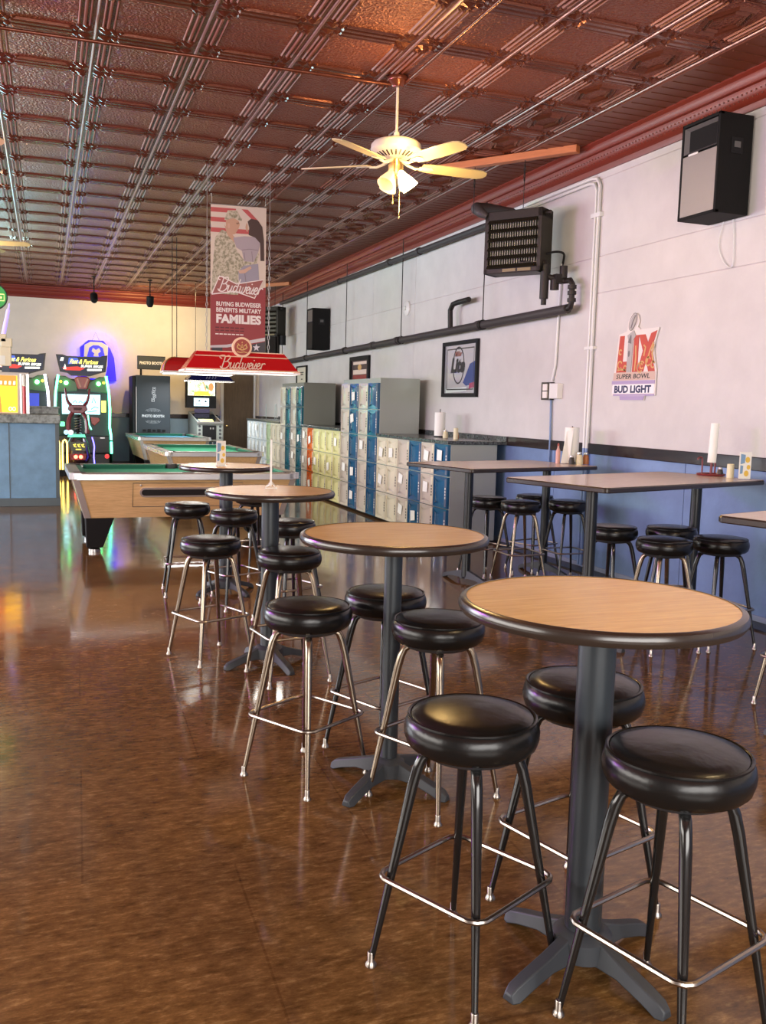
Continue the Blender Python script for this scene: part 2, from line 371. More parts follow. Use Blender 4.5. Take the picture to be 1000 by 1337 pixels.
# far wall
wall_f = struct(MB().bx(XL, W+.2, LF, LF+.2, 1.25, ZC+.1).build('wall_far', M['wall_far'], smooth=0))
MB().bx(XL, W+.2, LF, LF+.2, 0, 1.25).build('lower_panel', M['wall_blue_far'], wall_f, smooth=0)
struct(MB().bx(XL, 4.08, LF-.02, LF+.01, 1.165, 1.271).bx(4.95, W, LF-.02, LF+.01, 1.165, 1.271).build('dark_strip_3', M['rail'], smooth=0, bevel=0.006))
struct(MB().bx(XL, 4.08, LF-.015, LF+.01, 0, 0.10).build('baseboard_far', M['base_dark'], smooth=0))
struct(MB().bx(XL-.2, XL, YN-.2, LF+.2, 0, ZC+.1).build('wall_left', M['wall_plain'], smooth=0))
struct(MB().bx(XL-.2, W+.2, YN-.2, YN, 0, ZC+.1).build('wall_near', M['wall_plain'], smooth=0))
# door in the far right corner
dr = struct(bpy.data.objects.new('door_1', None)); col.objects.link(dr); dr.location = (4.59, LF, 0)
MB().bx(-.36, .38, -.045, 0, 0.01, 2.29).build('door_leaf', M['door_wood'], dr, smooth=0, bevel=0.005)
MB().bx(-.45, -.37, -.06, 0, 0, 2.38).bx(.39, .44, -.06, 0, 0, 2.38).bx(-.45, .44, -.06, 0, 2.30, 2.38).build('door_frame', M['conduit'], dr, smooth=0)
MB().lathe([(0.0, 0), (.028, 0.01), (.03, .03), (.012, .045), (.012, .07)], 12, (-.29, -.115, 1.0), Matrix.Rotation(-PI/2, 3, 'X')).build('door_knob', M['brass'], dr)

# ceiling: slab, pressed plates (each a part), round seams, border cove, crown
ceil = struct(MB().bx(XL-.2, W+.2, YN-.2, LF+.2, ZC+.02, ZC+.15).build('ceiling', M['tin'], smooth=0))
TX0, TP, TY0, TQ = 0.377, 0.7195, 6.80-0.388, 0.777
def tile_mesh(hx, hy, oval=False):
    t = MB()
    # hammered field, slightly dished
    t.slot(0).add([(-hx+.13, -hy+.085, .004), (hx-.13, -hy+.085, .004), (hx-.13, hy-.085, .004), (-hx+.13, hy-.085, .004)], [(0, 3, 2, 1)])
    def rib(x0, x1, y0, y1, h, ins=.012):
        ins = min(ins, (x1-x0)/2.2, (y1-y0)/2.2)
        t.add([(x0, y0, 0.004), (x1, y0, 0.004), (x1, y1, 0.004), (x0, y1, 0.004), (x0+ins, y0+ins, -h), (x1-ins, y0+ins, -h), (x1-ins, y1-ins, -h), (x0+ins, y1-ins, -h)],
              [(4, 7, 6, 5), (0, 4, 5, 1), (1, 5, 6, 2), (2, 6, 7, 3), (3, 7, 4, 0)])
    t.slot(1)
    for a, b in ((-1, -1), (1, 1)):
        pass
    for x0, x1 in ((-hx+.003, -hx+.13), (hx-.13, hx-.003)):
        t.add([(x0, -hy+.003, .004), (x1, -hy+.003, .004), (x1, hy-.003, .004), (x0, hy-.003, .004)], [(0, 3, 2, 1)])
    for y0, y1 in ((-hy+.003, -hy+.085), (hy-.085, hy-.003)):
        t.add([(-hx+.13, y0, .004), (hx-.13, y0, .004), (hx-.13, y1, .004), (-hx+.13, y1, .004)], [(0, 3, 2, 1)])
    for sx in (-1, 1):
        for off, wd, h in ((.045, .016, .007), (.078, .022, .010), (.118, .016, .007)):
            t.slot(2); xc = sx*(hx-off); rib(xc-wd/2, xc+wd/2, -hy+.15, hy-.15, h, .006)
    t.slot(1)
    for sy in (-1, 1):
        yc = sy*(hy-.032); rib(-hx+.15, hx-.15, yc-.028, yc+.028, .012, .012)
        yc = sy*(hy-.078); rib(-hx+.17, hx-.17, yc-.010, yc+.010, .010, .006)
    for sx in (-1, 1):          # scrolled corner ornaments
        for sy in (-1, 1):
            for dx, dy, r, h in ((.07, .06, .055, .018), (.135, .05, .035, .014), (.06, .125, .035, .014), (.175, .085, .022, .011), (.11, .10, .026, .012), (.20, .05, .02, .010)):
                c = (sx*(hx-dx), sy*(hy-dy)); n = 7
                vs = [(c[0]+r*math.cos(2*PI*i/n), c[1]+r*.8*math.sin(2*PI*i/n), .004) for i in range(n)]+[(c[0], c[1], -h)]
                t.add(vs, [((i+1) % n, i, n) for i in range(n)])
    if oval:
        for sc_, h in ((1.0, .012), (.72, .012)):
            n = 18; o_, i_ = [], []
            for k in range(n):
                a = 2*PI*k/n; wv = 1+.08*math.cos(6*a)
                o_.append((.15*sc_*wv*math.cos(a), .24*sc_*wv*math.sin(a), .004)); i_.append((.125*sc_*wv*math.cos(a), .215*sc_*wv*math.sin(a), -h))
            i2 = [(x*.84, y*.88, .003) for x, y, z in i_]
            t.add(o_+i_+i2, [(k, n+k, n+(k+1) % n, (k+1) % n) for k in range(n)]+[(n+k, 2*n+k, 2*n+(k+1) % n, n+(k+1) % n) for k in range(n)])
    me = t.build('ceiling_tile', [M['tin'], M['tin_rail'], M['tin_line']], smooth=0); return me
tA = tile_mesh(TP/2, TQ/2); tB = tile_mesh(0.30, TQ/2, True)
first = {id(tA): True, id(tB): True}
for ky in range(-3, 22):
    yy = TY0+TQ*(ky+.5)
    if yy > LF-.2: continue
    for kx in range(-3, 6):
        if kx == 5: src, xx = tB, TX0+TP*5+.30
        else: src, xx = tA, TX0+TP*(kx+.5)
        if first[id(src)]: o = src; first[id(src)] = False
        else: o = src.copy(); col.objects.link(o)
        o.parent = ceil; o.location = (xx, yy, ZC+.01)
for kx in range(-3, 7):
    x = TX0+TP*kx if kx < 6 else TX0+TP*5+.60
    n = 8; vs = []; fs = []
    MB().tube([(x, TY0-2.4, ZC+.012), (x, LF-.35, ZC+.012)], .011, 8).build('ceiling_seam', M['tin_seam'], ceil)
xb = TX0+TP*5+.61
cv = MB().bx(xb, W, YN, LF, ZC-.008, ZC+.02); cvx = cv.build('ceiling_cove', M['cove'], ceil, smooth=0)
rb = MB()
for i in range(150): rb.bx(xb+.03, W-.16, 3.0+i*.135, 3.012+i*.135, ZC-.013, ZC-.004)
o = rb.build('cove_ribs', M['cove'], ceil, smooth=0); o['kind'] = 'stuff'
prof = [(0, 3.905), (.022, 3.905), (.03, 3.93), (.034, 3.95), (.06, 3.965), (.085, 4.0), (.095, 4.04), (.098, 4.055), (.125, 4.06), (.14, 4.085), (.145, 4.12), (.17, 4.14), (.17, 4.17), (0, 4.17)]
cr = MB(); k = len(prof)
cr.add([(W-x, YN, z) for x, z in prof]+[(W-x, LF, z) for x, z in prof], [(i, (i+1) % k, k+(i+1) % k, k+i) for i in range(k)])
crown = struct(cr.build('dark_strip_4', M['crown'], smooth=0.5))
cr = MB(); cr.add([(XL, LF-x, z) for x, z in prof]+[(W, LF-x, z) for x, z in prof], [(i, (i+1) % k, k+(i+1) % k, k+i) for i in range(k)])
struct(cr.build('dark_strip_5', M['crown'], smooth=0.5))
bd = MB()
for i in range(400):
    for zx, zz in ((.092, 4.018), (.076, 3.985)):
        c = Vector((W-zx-.001, 3.2+i*.05, zz)); r = .0085
        bd.add([c+Vector(q)*r for q in ((1, 0, 0), (0, 1, 0), (-1, 0, 0), (0, -1, 0), (0, 0, 1), (0, 0, -1))], [(0, 1, 4), (1, 2, 4), (2, 3, 4), (3, 0, 4), (1, 0, 5), (2, 1, 5), (3, 2, 5), (0, 3, 5)])
o = bd.build('crown_beads', M['tin_seam'], crown); o['kind'] = 'stuff'

# ================================================================== ROUND TABLES
def xbase(mb, r, rc, n=4, a0=0.0):
    for k in range(n):
        a = a0+k*2*PI/n; R = Matrix.Rotation(a, 3, 'Z'); secs = []
        for q, hw, zt, zb in ((.02, .030, .115, .03), (rc+.03, .030, .105, .040), (r*.5, .030, .080, .040), (r*.78, .030, .055, .018), (r*.93, .028, .040, .0), (r, .020, .022, .0)):
            secs.append([R @ Vector((q, -hw, zb)), R @ Vector((q, -hw*.6, zt)), R @ Vector((q, hw*.6, zt)), R @ Vector((q, hw, zb))])
        vs = [p for s_ in secs for p in s_]; fs = []
        for i in range(len(secs)-1):
            for j in range(4): u = (j+1) % 4; fs.append((i*4+j, i*4+u, i*4+4+u, i*4+4+j))
        fs += [(0, 3, 2, 1), tuple(len(vs)-4+i for i in range(4))]; mb.add(vs, fs)
def round_table(x, y, a0, rcol, label):
    t = thing('round_table', label, 'table', (x, y, 0), 0, 'round pub tables down the room')
    MB().lathe([(0, 1.030), (.366, 1.030), (.372, 1.050), (.371, 1.066), (0, 1.067)], 64).build('tabletop', M['oak'], t, smooth=0.5)
    MB().lathe([(.368, 1.029), (.380, 1.031), (.387, 1.042), (.388, 1.052), (.383, 1.063), (.372, 1.0675), (.366, 1.0675)], 64, caps=False).build('edge_band', M['edge'], t)
    MB().lathe([(rcol, .08), (rcol, 1.03)], 28).build('column', M['post'], t)
    hub = MB().lathe([(rcol+.034, .045), (rcol+.032, .10), (rcol+.012, .118), (rcol+.0, .12)], 24).build('base_hub', M['cast'], t)
    for k in range(4):
        q = MB(); xbase(q, .295, rcol, 1, a0+k*PI/2); q.build('foot', M['cast'], t, smooth=0.5, bevel=0.004)
    MB().lathe([(0, 1.018), (.13, 1.018), (.13, 1.030), (0, 1.030)], 20).build('mounting_plate', M['cast'], t)
    return t
D = math.radians
round_table(1.423, 2.112, D(-73), .052, 'round oak pub table nearest the camera with one thick black post')
round_table(1.335, 3.470, D(-55), .037, 'round oak pub table with the slimmest black post, one row behind the nearest')
round_table(1.261, 5.367, D(-75), .052, 'round oak pub table holding the edge-on clear acrylic card stand')
round_table(1.400, 7.560, D(-62), .055, 'round oak pub table holding the printed card, in front of the wooden pool table')

# ================================================================== BAR STOOLS
def make_stool(leg_mat, label):
    s = thing('bar_stool', label, 'bar stool', (0, 0, 0), 0, 'backless bar stools')
    se = MB().lathe([(0, .652), (.150, .652), (.168, .656), (.180, .668), (.187, .690), (.188, .706), (.184, .724), (.176, .738), (.171, .741)], 40).lathe([(.171, .740), (.165, .747), (.13, .754), (.07, .758), (0, .760)], 40).build('seat', M['vinyl'], s)
    MB().tube([(.1755*math.cos(2*PI*i/40), .1755*math.sin(2*PI*i/40), .7415) for i in range(40)], .0048, 6, True).build('piping', M['vinyl'], se)
    MB().lathe([(.05, .62), (.13, .634), (.150, .652), (0, .652)], 24).build('seat_plate', M['cast'], s)
    for k in range(4):
        a = k*PI/2; R = Matrix.Rotation(a, 3, 'Z')
        pts = [(.045, 0, .640), (.085, 0, .640), (.112, 0, .634), (.133, 0, .618), (.145, 0, .590), (.158, 0, .540), (.263, 0, .012)]
        rr = [.0125, .0140, .0148, .0152, .0158, .0158, .0088]
        lg = MB().tube([R @ Vector(p) for p in pts], rr, 12).build('leg', leg_mat, s)
        MB().lathe([(0, 0), (.0165, 0), (.0165, .006), (.012, .012), (.0102, .018), (.0102, .040), (.009, .042)], 12, R @ Vector((.2625, 0, 0))).build('foot_glide', M['chrome'], lg)
    # square foot ring running round the outside of the legs with rounded corners
    zr = .272; rl = .158+(.540-zr)/(.540-.012)*(.263-.158)
    pts = []
    for k in range(4):
        a = k*PI/2
        for da, rr in ((-.20, .965), (-.10, 1.035), (0, 1.06), (.10, 1.035), (.20, .965)):
            pts.append(((rl+.014)*rr*math.cos(a+da)*1.0, (rl+.014)*rr*math.sin(a+da), zr))
    MB().tube(pts, .0078, 8, True).build('foot_ring', M['chrome'], s)
    return s
sk = make_stool(M['blackleg'], 'black-legged stool nearest the open floor at the nearest table, its seat sheen golden')
sn = make_stool(M['nickel'], 'nickel-legged stool standing out in the open floor beside the slim-post table')
sk.location = (1.094, 2.208, 0); sk.rotation_euler.z = -.323
sn.location = (1.028, 3.662, 0); sn.rotation_euler.z = -.24
G = 'backless bar stools'
for src, x, y, a, lab in (
    (sk, 1.477, 1.814, -.488, 'black-legged stool cut by the bottom corner, in front of the nearest table post'),
    (sk, 1.5635, 2.384, -.50, 'black-legged stool standing behind the thick post of the nearest table'),
    (sn, 1.4656, 3.292, -.33, 'nickel-legged stool overlapped by the rim of the nearest table top'),
    (sk, 1.4444, 3.845, -.37, 'black-legged stool behind the slim-post table'),
    (sn, .9494, 5.629, -.395, 'nickel-legged stool on the open-floor side of the acrylic stand table'),
    (sn, 1.308, 5.075, -.64, 'nickel-legged stool in front of the post of the acrylic stand table'),
    (sk, 1.65, 6.40, -.4, 'black stool mostly hidden behind the post of the acrylic stand table'),
    (sk, 1.09, 7.618, -.85, 'black-legged stool standing before the pool table front panel'),
    (sk, 1.369, 7.060, -.4, 'black-legged stool in front of the printed card table post'),
    (sk, 1.83, 8.42, -.4, 'black stool hidden behind the printed card table, only a sliver of seat showing'),
    (sk, 3.977, 7.864, -.5, 'black-legged stool at the wall table by the lockers, beside the grey end panel'),
    (sn, 4.109, 7.451, -.78, 'nickel-legged stool at the wall table nearest the lockers'),
    (sk, 4.564, 7.995, -.5, 'black stool against the blue wall behind the nickel stool near the lockers'),
    (sk, 4.612, 7.449, -.766, 'black-legged stool under the paper towels of the table nearest the lockers'),
    (sk, 3.935, 5.73, -.5, 'black stool half hidden by the front post of the red caddy wall table'),
    (sk, 4.365, 5.60, .285, 'black stool behind the nickel one under the red caddy wall table'),
    (sn, 3.895, 5.063, -.816, 'nickel-legged stool under the red caddy wall table'),
    (sk, 4.347, 5.045, -.832, 'black-legged stool under the red caddy end of the wall table'),
    (sn, 3.91, 3.81, -.36, 'nickel stool leg at the picture edge under the cut-off wall table')):
    clone(src, lab, (x, y, 0), a)

# ================================================================== WALL TABLES
def wall_table(nl, length, depth, ang, zt, cols, label):
    t = thing('pub_table', label, 'table', (nl[0], nl[1], 0), ang, 'rectangular tables by the blue wall')
    F = frame((0, 0, 0), (1, 0, 0), (0, 1, 0))
    MB().prism(rrect(length/2, depth/2, length-.014, depth-.014, .035), F, zt-.032, zt).build('tabletop', M['tan_top'], t, smooth=0, )
    e = MB(); out = rrect(length/2, depth/2, length, depth, .042, 6); inn = rrect(length/2, depth/2, length-.016, depth-.016, .035, 6)
    n = len(out); zs = [(inn, zt-.036), (out, zt-.030), (out, zt-.008), (inn, zt+.0005)]
    vs = [(x, y, z) for pl, z in zs for x, y in pl]
    e.add(vs, [(q*n+i, q*n+(i+1) % n, (q+1)*n+(i+1) % n, (q+1)*n+i) for q in range(3) for i in range(n)]).build('edge_band', M['edge'], t)
    for cx_ in cols:
        c = MB().lathe([(.040, .05), (.040, zt-.035)], 24, (cx_, depth/2, 0)).build('column', M['post_dark'], t)
        b = MB(); R = .33
        for sgn in (1, -1):
            q = MB(); xbase(q, R, .03, 1, sgn*PI/2); b.v, b.f, b.m = b.v, b.f, b.m
            b.add([Vector(v_)+Vector((cx_, depth/2, 0)) for v_ in q.v], q.f)
        b.build('base_bar', M['cast'], t, smooth=0.5)
        MB().bx(cx_-.1, cx_+.1, depth/2-.2, depth/2+.2, zt-.046, zt-.0355).build('mounting_plate', M['cast'], t, smooth=0)
    return t
A1, A2, A3 = .255, .294, .294
wt1 = wall_table((3.36, 6.96), 1.56, .96, A1, 1.080, (.38, 1.36), 'tan rectangular wall table nearest the lockers, with shakers and towels')
wt2 = wall_table((3.23, 4.78), 1.79, .90, A2, 1.120, (.40, 1.60), 'tan rectangular wall table with the red caddy and small menu card')
wt3 = wall_table((3.07+.14, 3.51-.86), 1.60, .87, A3, 1.115, (.40, 1.2), 'tan rectangular wall table cut off by the picture edge')

# ================================================================== CEILING FANS
def shade_bm(tilt, az, c):
    R = Matrix.Rotation(az, 3, 'Z') @ Matrix.Rotation(PI-tilt, 3, 'Y')
    pr = [(.022, 0), (.030, .008), (.034, .03), (.050, .07), (.066, .115), (.070, .135), (.064, .135), (.046, .072), (.030, .03), (.0, .02)]
    return MB().lathe([(r, z) for r, z in pr], 20, c, R, caps=False), R
def ceiling_fan(x, y, ph, label, shades, zb=3.50):
    t = thing('ceiling_fan', label, 'ceiling fan', (x, y, 0), 0)
    MB().lathe([(0, ZC), (.085, ZC), (.09, ZC-.02), (.085, ZC-.035), (.05, ZC-.06), (.045, ZC-.075), (0, ZC-.075)], 28).build('canopy', M['tin_rail'], t)
    MB().tube([(0, 0, ZC-.07), (0, 0, 3.72)], .011, 12).build('downrod', M['fan_white'], t)
    MB().lathe([(0, 3.745), (.022, 3.745), (.024, 3.715), (.06, 3.70), (.12, 3.688), (.18, 3.668), (.20, 3.645), (.202, 3.605), (.195, 3.596), (.15, 3.572), (.10, 3.548), (.055, 3.535), (0, 3.535)], 40).build('motor_housing', M['fan_white'], t)
    v_ = MB()
    for k in range(26):
        a = 2*PI*k/26; R = Matrix.Rotation(a, 3, 'Z') @ Matrix.Rotation(-.46, 3, 'Y'); v_.box(Matrix.Rotation(a, 3, 'Z') @ Vector((.135, 0, 3.563)), (.055, .010, .006), 0, R)
    v_.build('vent_slots', M['rail'], t, smooth=0)
    MB().lathe([(0, 3.535), (.052, 3.535), (.052, 3.50), (.060, 3.495), (.062, 3.42), (.05, 3.40), (0, 3.395)], 24).build('light_kit', M['brass'], t)
    for k in range(5):
        a = ph+k*2*PI/5; Rz = Matrix.Rotation(a, 3, 'Z')
        Rp = Rz @ Matrix.Rotation(-.21, 3, 'X')
        o_ = [(.22, -.055), (.30, -.068), (.55, -.075), (.74, -.070), (.785, -.045), (.80, 0), (.785, .045), (.74, .070), (.55, .075), (.30, .068), (.22, .055)]
        F = lambda px, py, pz=0.0, Rp=Rp: Rp @ Vector((px, py, pz)) + Vector((0, 0, zb))
        bl = MB().prism(o_, F, -.004, .004).build('blade', M['fan_blade'], t, smooth=0.5)
        MB().tube([Rz @ Vector(p) for p in ((.05, 0, 3.53), (.10, 0, zb+.005), (.16, 0, zb-.015), (.22, 0, zb-.012))], [.012, .012, .010, .010], 8).prism([(.20, -.02), (.30, -.03), (.33, 0), (.30, .03), (.20, .02)], F, -.011, -.0045).build('blade_iron', M['fan_white'], bl)
    for az, lit in shades:
        c = Vector((.045*math.cos(az), .045*math.sin(az), 3.435))
        sb, R = shade_bm(.62, az, c); s_ = sb.build('shade', M['glass_lit'] if lit else M['glass_dim'], t)
        MB().tube([Vector((0, 0, 3.47)), c+R @ Vector((0, 0, .01))], [.016, .022], 10).build('socket', M['brass'], s_)
        if lit:
            MB().lathe([(0, .02), (.016, .03), (.030, .07), (.026, .10), (0, .112)], 12, c, R).build('bulb', glow('bulb', (1.0, .86, .55), 30), s_)
    for dx, dy, z1 in ((-.03, -.03, 3.215), (.02, -.045, 3.10)):
        MB().tube([(dx, dy, 3.41), (dx, dy, z1)], .0022, 6).lathe([(0, z1-.03), (.006, z1-.022), (.005, z1-.005), (0, z1)], 8, (dx, dy, 0)).build('pull_chain', M['brass'], t)
    return t
ceiling_fan(2.65, 7.08, 0.0, 'cream five-bladed ceiling fan with lit glass shades, hung above the wall tables', ((D(-60), 1), (D(-150), 0), (D(-15), 1), (D(100), 0)))
point('fan_bulb_1', (2.65+.12, 7.08-.20, 3.22), 30, (1.0, .62, .22), .06)
point('fan_bulb_up', (2.62, 6.70, 3.62), 11, (1.0, .60, .22), .05)
ceiling_fan(-1.02, 7.55, D(18), 'ceiling fan at the picture edge, only one tan blade tip showing high up', ((D(-60), 1), (D(60), 1), (D(180), 0)))
point('fan_bulb_2', (-1.0, 7.4, 3.22), 26, (1.0, .70, .34), .06)
ceiling_fan(-.92, 12.85, D(-14), 'ceiling fan at the picture edge above the bar, one tan blade showing below the other', ((D(-60), 1), (D(60), 1), (D(180), 0)))
point('fan_bulb_3', (-.92, 12.7, 3.22), 26, (1.0, .70, .34), .06)

ceiling_fan(2.65, 1.05, D(30), 'added out-of-view ceiling fan overhead, above the nearest round table', ((D(-60), 1), (D(60), 1), (D(180), 1)))
point('added_fan_fill', (2.65, 1.05, 3.20), 70, (1.0, .74, .40), .08)  # fan and lamp out of view, added for warm light on the tables
# ceiling pipes
def pipe(name, pts, r, m_, label, cat='pipe', n=10, group=None):
    return tag(MB().tube(pts, r, n).build(name, m_), label, cat, group)
t = thing('ceiling_pipe', 'long thin copper-brown pipe under the ceiling seam, running past the fan canopy', 'pipe', (2.70, 12, ZC-.045))
MB().tube([(0, -9.5, 0), (0, 11.0, 0)], .014, 10).build('pipe', M['tin_rail'], t)
for y in (-3.05, -.55, 2.2, 5.0, 8.0): MB().lathe([(.014, -.03), (.026, -.03), (.026, .03), (.014, .03)], 12, (0, y, 0), Matrix.Rotation(PI/2, 3, 'X')).bx(-.008, .008, y-.008, y+.008, 0, .05).build('coupling', M['tin_rail'], t)
pipe('ceiling_pipe', [(-6.9, 7.36, ZC-.05), (2.62, 7.10, ZC-.05)], .013, M['tin_rail'], 'thin copper-brown pipe crossing the ceiling sideways to the fan canopy')
pipe('ceiling_pipe', [(-6.9, 17.6, ZC-.05), (2.69, 17.45, ZC-.05)], .012, M['tin_rail'], 'thin dark pipe crossing the ceiling far back, near the track spotlights')

# ================================================================== UNIT HEATERS
def unit_heater(c, dx, wd, ht, dp, zt, label):
    ang = math.atan2(dx[1], dx[0]); t = thing('unit_heater', label, 'heater', (c[0], c[1], 0), ang)
    z0, z1 = zt-ht, zt; h = wd/2
    MB().bx(-h, -h+.05, 0, dp, z0, z1).bx(h-.05, h, 0, dp, z0, z1).bx(-h, h, 0, dp, z1-.09, z1).bx(-h, h, 0, dp, z0, z0+.055).bx(-h+.02, h-.02, dp*.35, dp, z0+.02, z1-.02).build('casing', M['bronze'], t, smooth=0, bevel=.006)
    f = MB(); n = 20
    for i in range(n): x = -h+.06+(wd-.12)*i/(n-1); f.bx(x-.004, x+.004, dp*.12, dp*.36, z0+.05, z1-.09)
    f.build('fins', M['fin'], t, smooth=0)['kind'] = 'stuff'
    for i in range(6):
        z = z0+.085+i*(ht-.18)/5
        F = frame((-h+.05, 0, z), (1, 0, 0), (0, -.72, -.69)); MB().prism([(0, -.005), (wd-.10, -.005), (wd-.10, .052), (0, .052)], F, -.003, .003).build('louver', M['bronze'], t, smooth=0)
    MB().bx(-.10, .05, -.006, 0, z0+.012, z0+.042).bx(.07, .22, -.006, 0, z0+.012, z0+.042).build('name_plate', flat('plate_brass', (.22, .17, .07), .5), t, smooth=0)
    for sx in (-1, 1): MB().lathe([(0, -.02), (.022, -.02), (.022, .05), (0, .05)], 10, (sx*(h+.01), dp*.3, z1-.045), Matrix.Rotation(PI/2, 3, 'Y')).build('end_cap', M['dark_iron'], t)
    return t
ux = Vector((.575, -.818)).normalized()
unit_heater((4.53, 8.63), ux, .65, .63, .26, 3.62, 'dark bronze louvred unit heater hung below the orange board, over the wall pipe')
t = thing('ceiling_board', 'orange-brown board fixed flat to the ceiling above the near heater', 'board', (4.405, 8.75, 0), math.atan2(ux.y, ux.x))
MB().bx(-.86, .86, -.045, .045, ZC-.075, ZC-.005).build('board', M['board'], t, smooth=0, bevel=.004)
for x in (-.28, .135+.16):
    MB().tube([(x, 0, ZC-.07), (x, 0, 3.62)], .0045, 6).build('hanger_rod', M['dark_iron'], t)
    hk = MB()
    for q in range(5): hk.tube([(x+.012*math.cos(a)*(q % 2), .012*math.cos(a)*((q+1) % 2), 4.03-q*.034+.019*math.sin(a)) for a in (i*PI/4 for i in range(8))], .0035, 5, True)
    hk.build('chain', M['dark_iron'], t)
unit_heater((4.52, 19.75), ux, .62, .62, .26, 3.66, 'far dark unit heater half hidden behind the hanging banner')
t = thing('ceiling_board', 'orange-brown board fixed to the ceiling above the far heater', 'board', (4.5, 19.85, 0), math.atan2(ux.y, ux.x))
MB().bx(-.7, .7, -.045, .045, ZC-.075, ZC-.005).build('board', M['board'], t, smooth=0, bevel=.004)
for x in (-.28, .28): MB().tube([(x, 0, ZC-.07), (x, 0, 3.66)], .005, 6).build('hanger_rod', M['dark_iron'], t)
t = thing('pipe_drop', 'black valve and thick pipe drop beneath the far heater', 'pipe', (4.72, 19.6, 0))
MB().tube([(0, 0, 3.05), (0, 0, 2.52), (.2, -.1, 2.52)], .05, 10).build('pipe', M['dark_iron'], t)
MB().bx(-.28, -.06, -.1, .1, 2.62, 3.02).build('control_box', M['dark_iron'], t, smooth=0, bevel=.01)
MB().lathe([(0, -.1), (.07, -.1), (.07, .1), (0, .1)], 14, (.1, -.06, 2.95)).build('valve', M['black'], t)

# ================================================================== PIPES ON THE RIGHT WALL
t = thing('steam_pipe', 'thick grey pipe running the whole length of the right wall below the heater', 'pipe', (0, 0, 0))
MB().tube([(5.0, 20.6, 2.51), (5.0, 8.27, 2.62)], .048, 14).build('pipe', M['pipe_grey'], t)
for y in (10.3, 13.1, 14.2, 15.7, 18.3): MB().lathe([(.048, -.05), (.060, -.05), (.060, .05), (.048, .05)], 14, (5.0, y, 2.62-(y-8.27)*.0089), Matrix.Rotation(PI/2, 3, 'X')).build('coupling', M['pipe_grey'], t)
MB().tube([(5.0, 8.30, 2.62), (5.0, 8.22, 2.63), (5.0, 8.20, 2.68), (5.0, 8.20, 2.86), (5.0, 8.24, 2.90), (4.98, 8.32, 2.90), (4.80, 8.41, 2.95)], .030, 10).build('riser', M['dark_iron'], t)
for z in (2.70, 2.77, 2.83): MB().lathe([(.03, -.018), (.044, -.018), (.044, .018), (.03, .018)], 12, (5.0, 8.20, z)).build('union', M['dark_iron'], t)
MB().tube([(4.80, 8.41, 3.06), (4.80, 8.41, 2.72)], [.045, .045], 12).build('strainer', M['dark_iron'], t)
MB().tube([(4.80, 8.41, 2.73), (4.80, 8.41, 2.66)], .028, 10).build('strainer_plug', M['dark_iron'], t)
MB().tube([(4.80, 8.41, 3.05), (4.80, 8.42, 3.08), (4.74, 8.45, 3.09), (4.62, 8.60, 3.09)], .035, 10).build('elbow', M['dark_iron'], t)
vb = MB().box((4.93, 8.345, 2.92), (.11, .08, .09)).lathe([(0, -.06), (.04, -.06), (.04, .06), (0, .06)], 12, (4.97, 8.33, 2.99)).lathe([(0, -.05), (.045, -.05), (.045, .05), (0, .05)], 12, (4.89, 8.36, 2.86)).build('valve_body', M['dark_iron'], t)
MB().tube([(5.0, 11.16, 2.62), (5.0, 11.18, 2.86), (5.0, 11.10, 2.93), (5.0, 10.95, 2.94), (5.0, 10.62, 2.945)], .034, 10).build('branch', M['dark_iron'], t)
for y in (10.21, 12.95, 15.65, 18.25, 20.3):
    MB().tube([(5.0, y, 4.05), (5.0, y, 2.60)], .0075, 6).lathe([(.055, -.02), (.062, -.02), (.062, .02), (.055, .02)], 12, (5.0, y, 2.62-(y-8.27)*.0089), Matrix.Rotation(PI/2, 3, 'X'), caps=False).build('hanger_rod', M['dark_iron'], t)
t = thing('return_pipe', 'grey insulated pipe tucked under the red crown, ending at the near heater', 'pipe', (0, 0, 0))
MB().tube([(5.03, 20.6, 3.845), (5.03, 9.45, 3.775)], .040, 12).build('pipe', M['pipe_grey'], t)
MB().tube([(5.03, 9.5, 3.775), (4.9, 9.38, 3.77), (4.50, 9.15, 3.72), (4.30, 9.02, 3.68), (4.31, 8.93, 3.62), (4.36, 8.88, 3.58)], [.04, .045, .06, .065, .05, .03], 12).build('insulated_elbow', M['pipe_grey'], t)
for y in (9.95, 12.4, 13.6, 16.2): MB().lathe([(.04, -.035), (.054, -.035), (.054, .035), (.04, .035)], 12, (5.03, y, 3.775+(y-9.45)*.0063), Matrix.Rotation(PI/2, 3, 'X')).build('coupling', M['pipe_grey'], t)
# white conduit and raceway
t = thing('conduit', 'white twin electrical conduit bending down the pale wall from the crown', 'conduit', (0, 0, 0))
for k, dz in ((0, 0), (1, .04)):
    y0 = 8.0-.05*k
    MB().tube([(5.105, 9.8, 3.83+dz), (5.105, y0+.14, 3.83+dz), (5.105, y0+.05, 3.81+dz), (5.105, y0, 3.74+dz), (5.105, y0, 1.22)], .017, 8).build('tube', M['conduit'], t)
    MB().tube([(5.105, y0, 1.22), (5.105, y0, .03)], .017, 8).build('lower_tube', M['wall_blue'], t)
MB().bx(5.085, 5.13, 7.90, 8.06, 3.48, 3.52).bx(5.085, 5.13, 7.90, 8.06, 2.2, 2.23).build('strap', M['conduit'], t, smooth=0)
t = thing('cable_raceway', 'thin white cable raceway dropping from the heater valve to the outlet box', 'raceway', (0, 0, 0))
MB().tube([(5.11, 8.60, 3.12), (5.11, 8.63, 2.5), (5.11, 8.64, 2.08), (5.11, 8.70, 1.90)], .013, 8).build('upper_run', M['conduit'], t)
MB().tube([(5.11, 8.70, 1.71), (5.11, 8.68, 1.28), (5.11, 8.68, .04)], .012, 8).build('lower_run', M['wall_blue'], t)
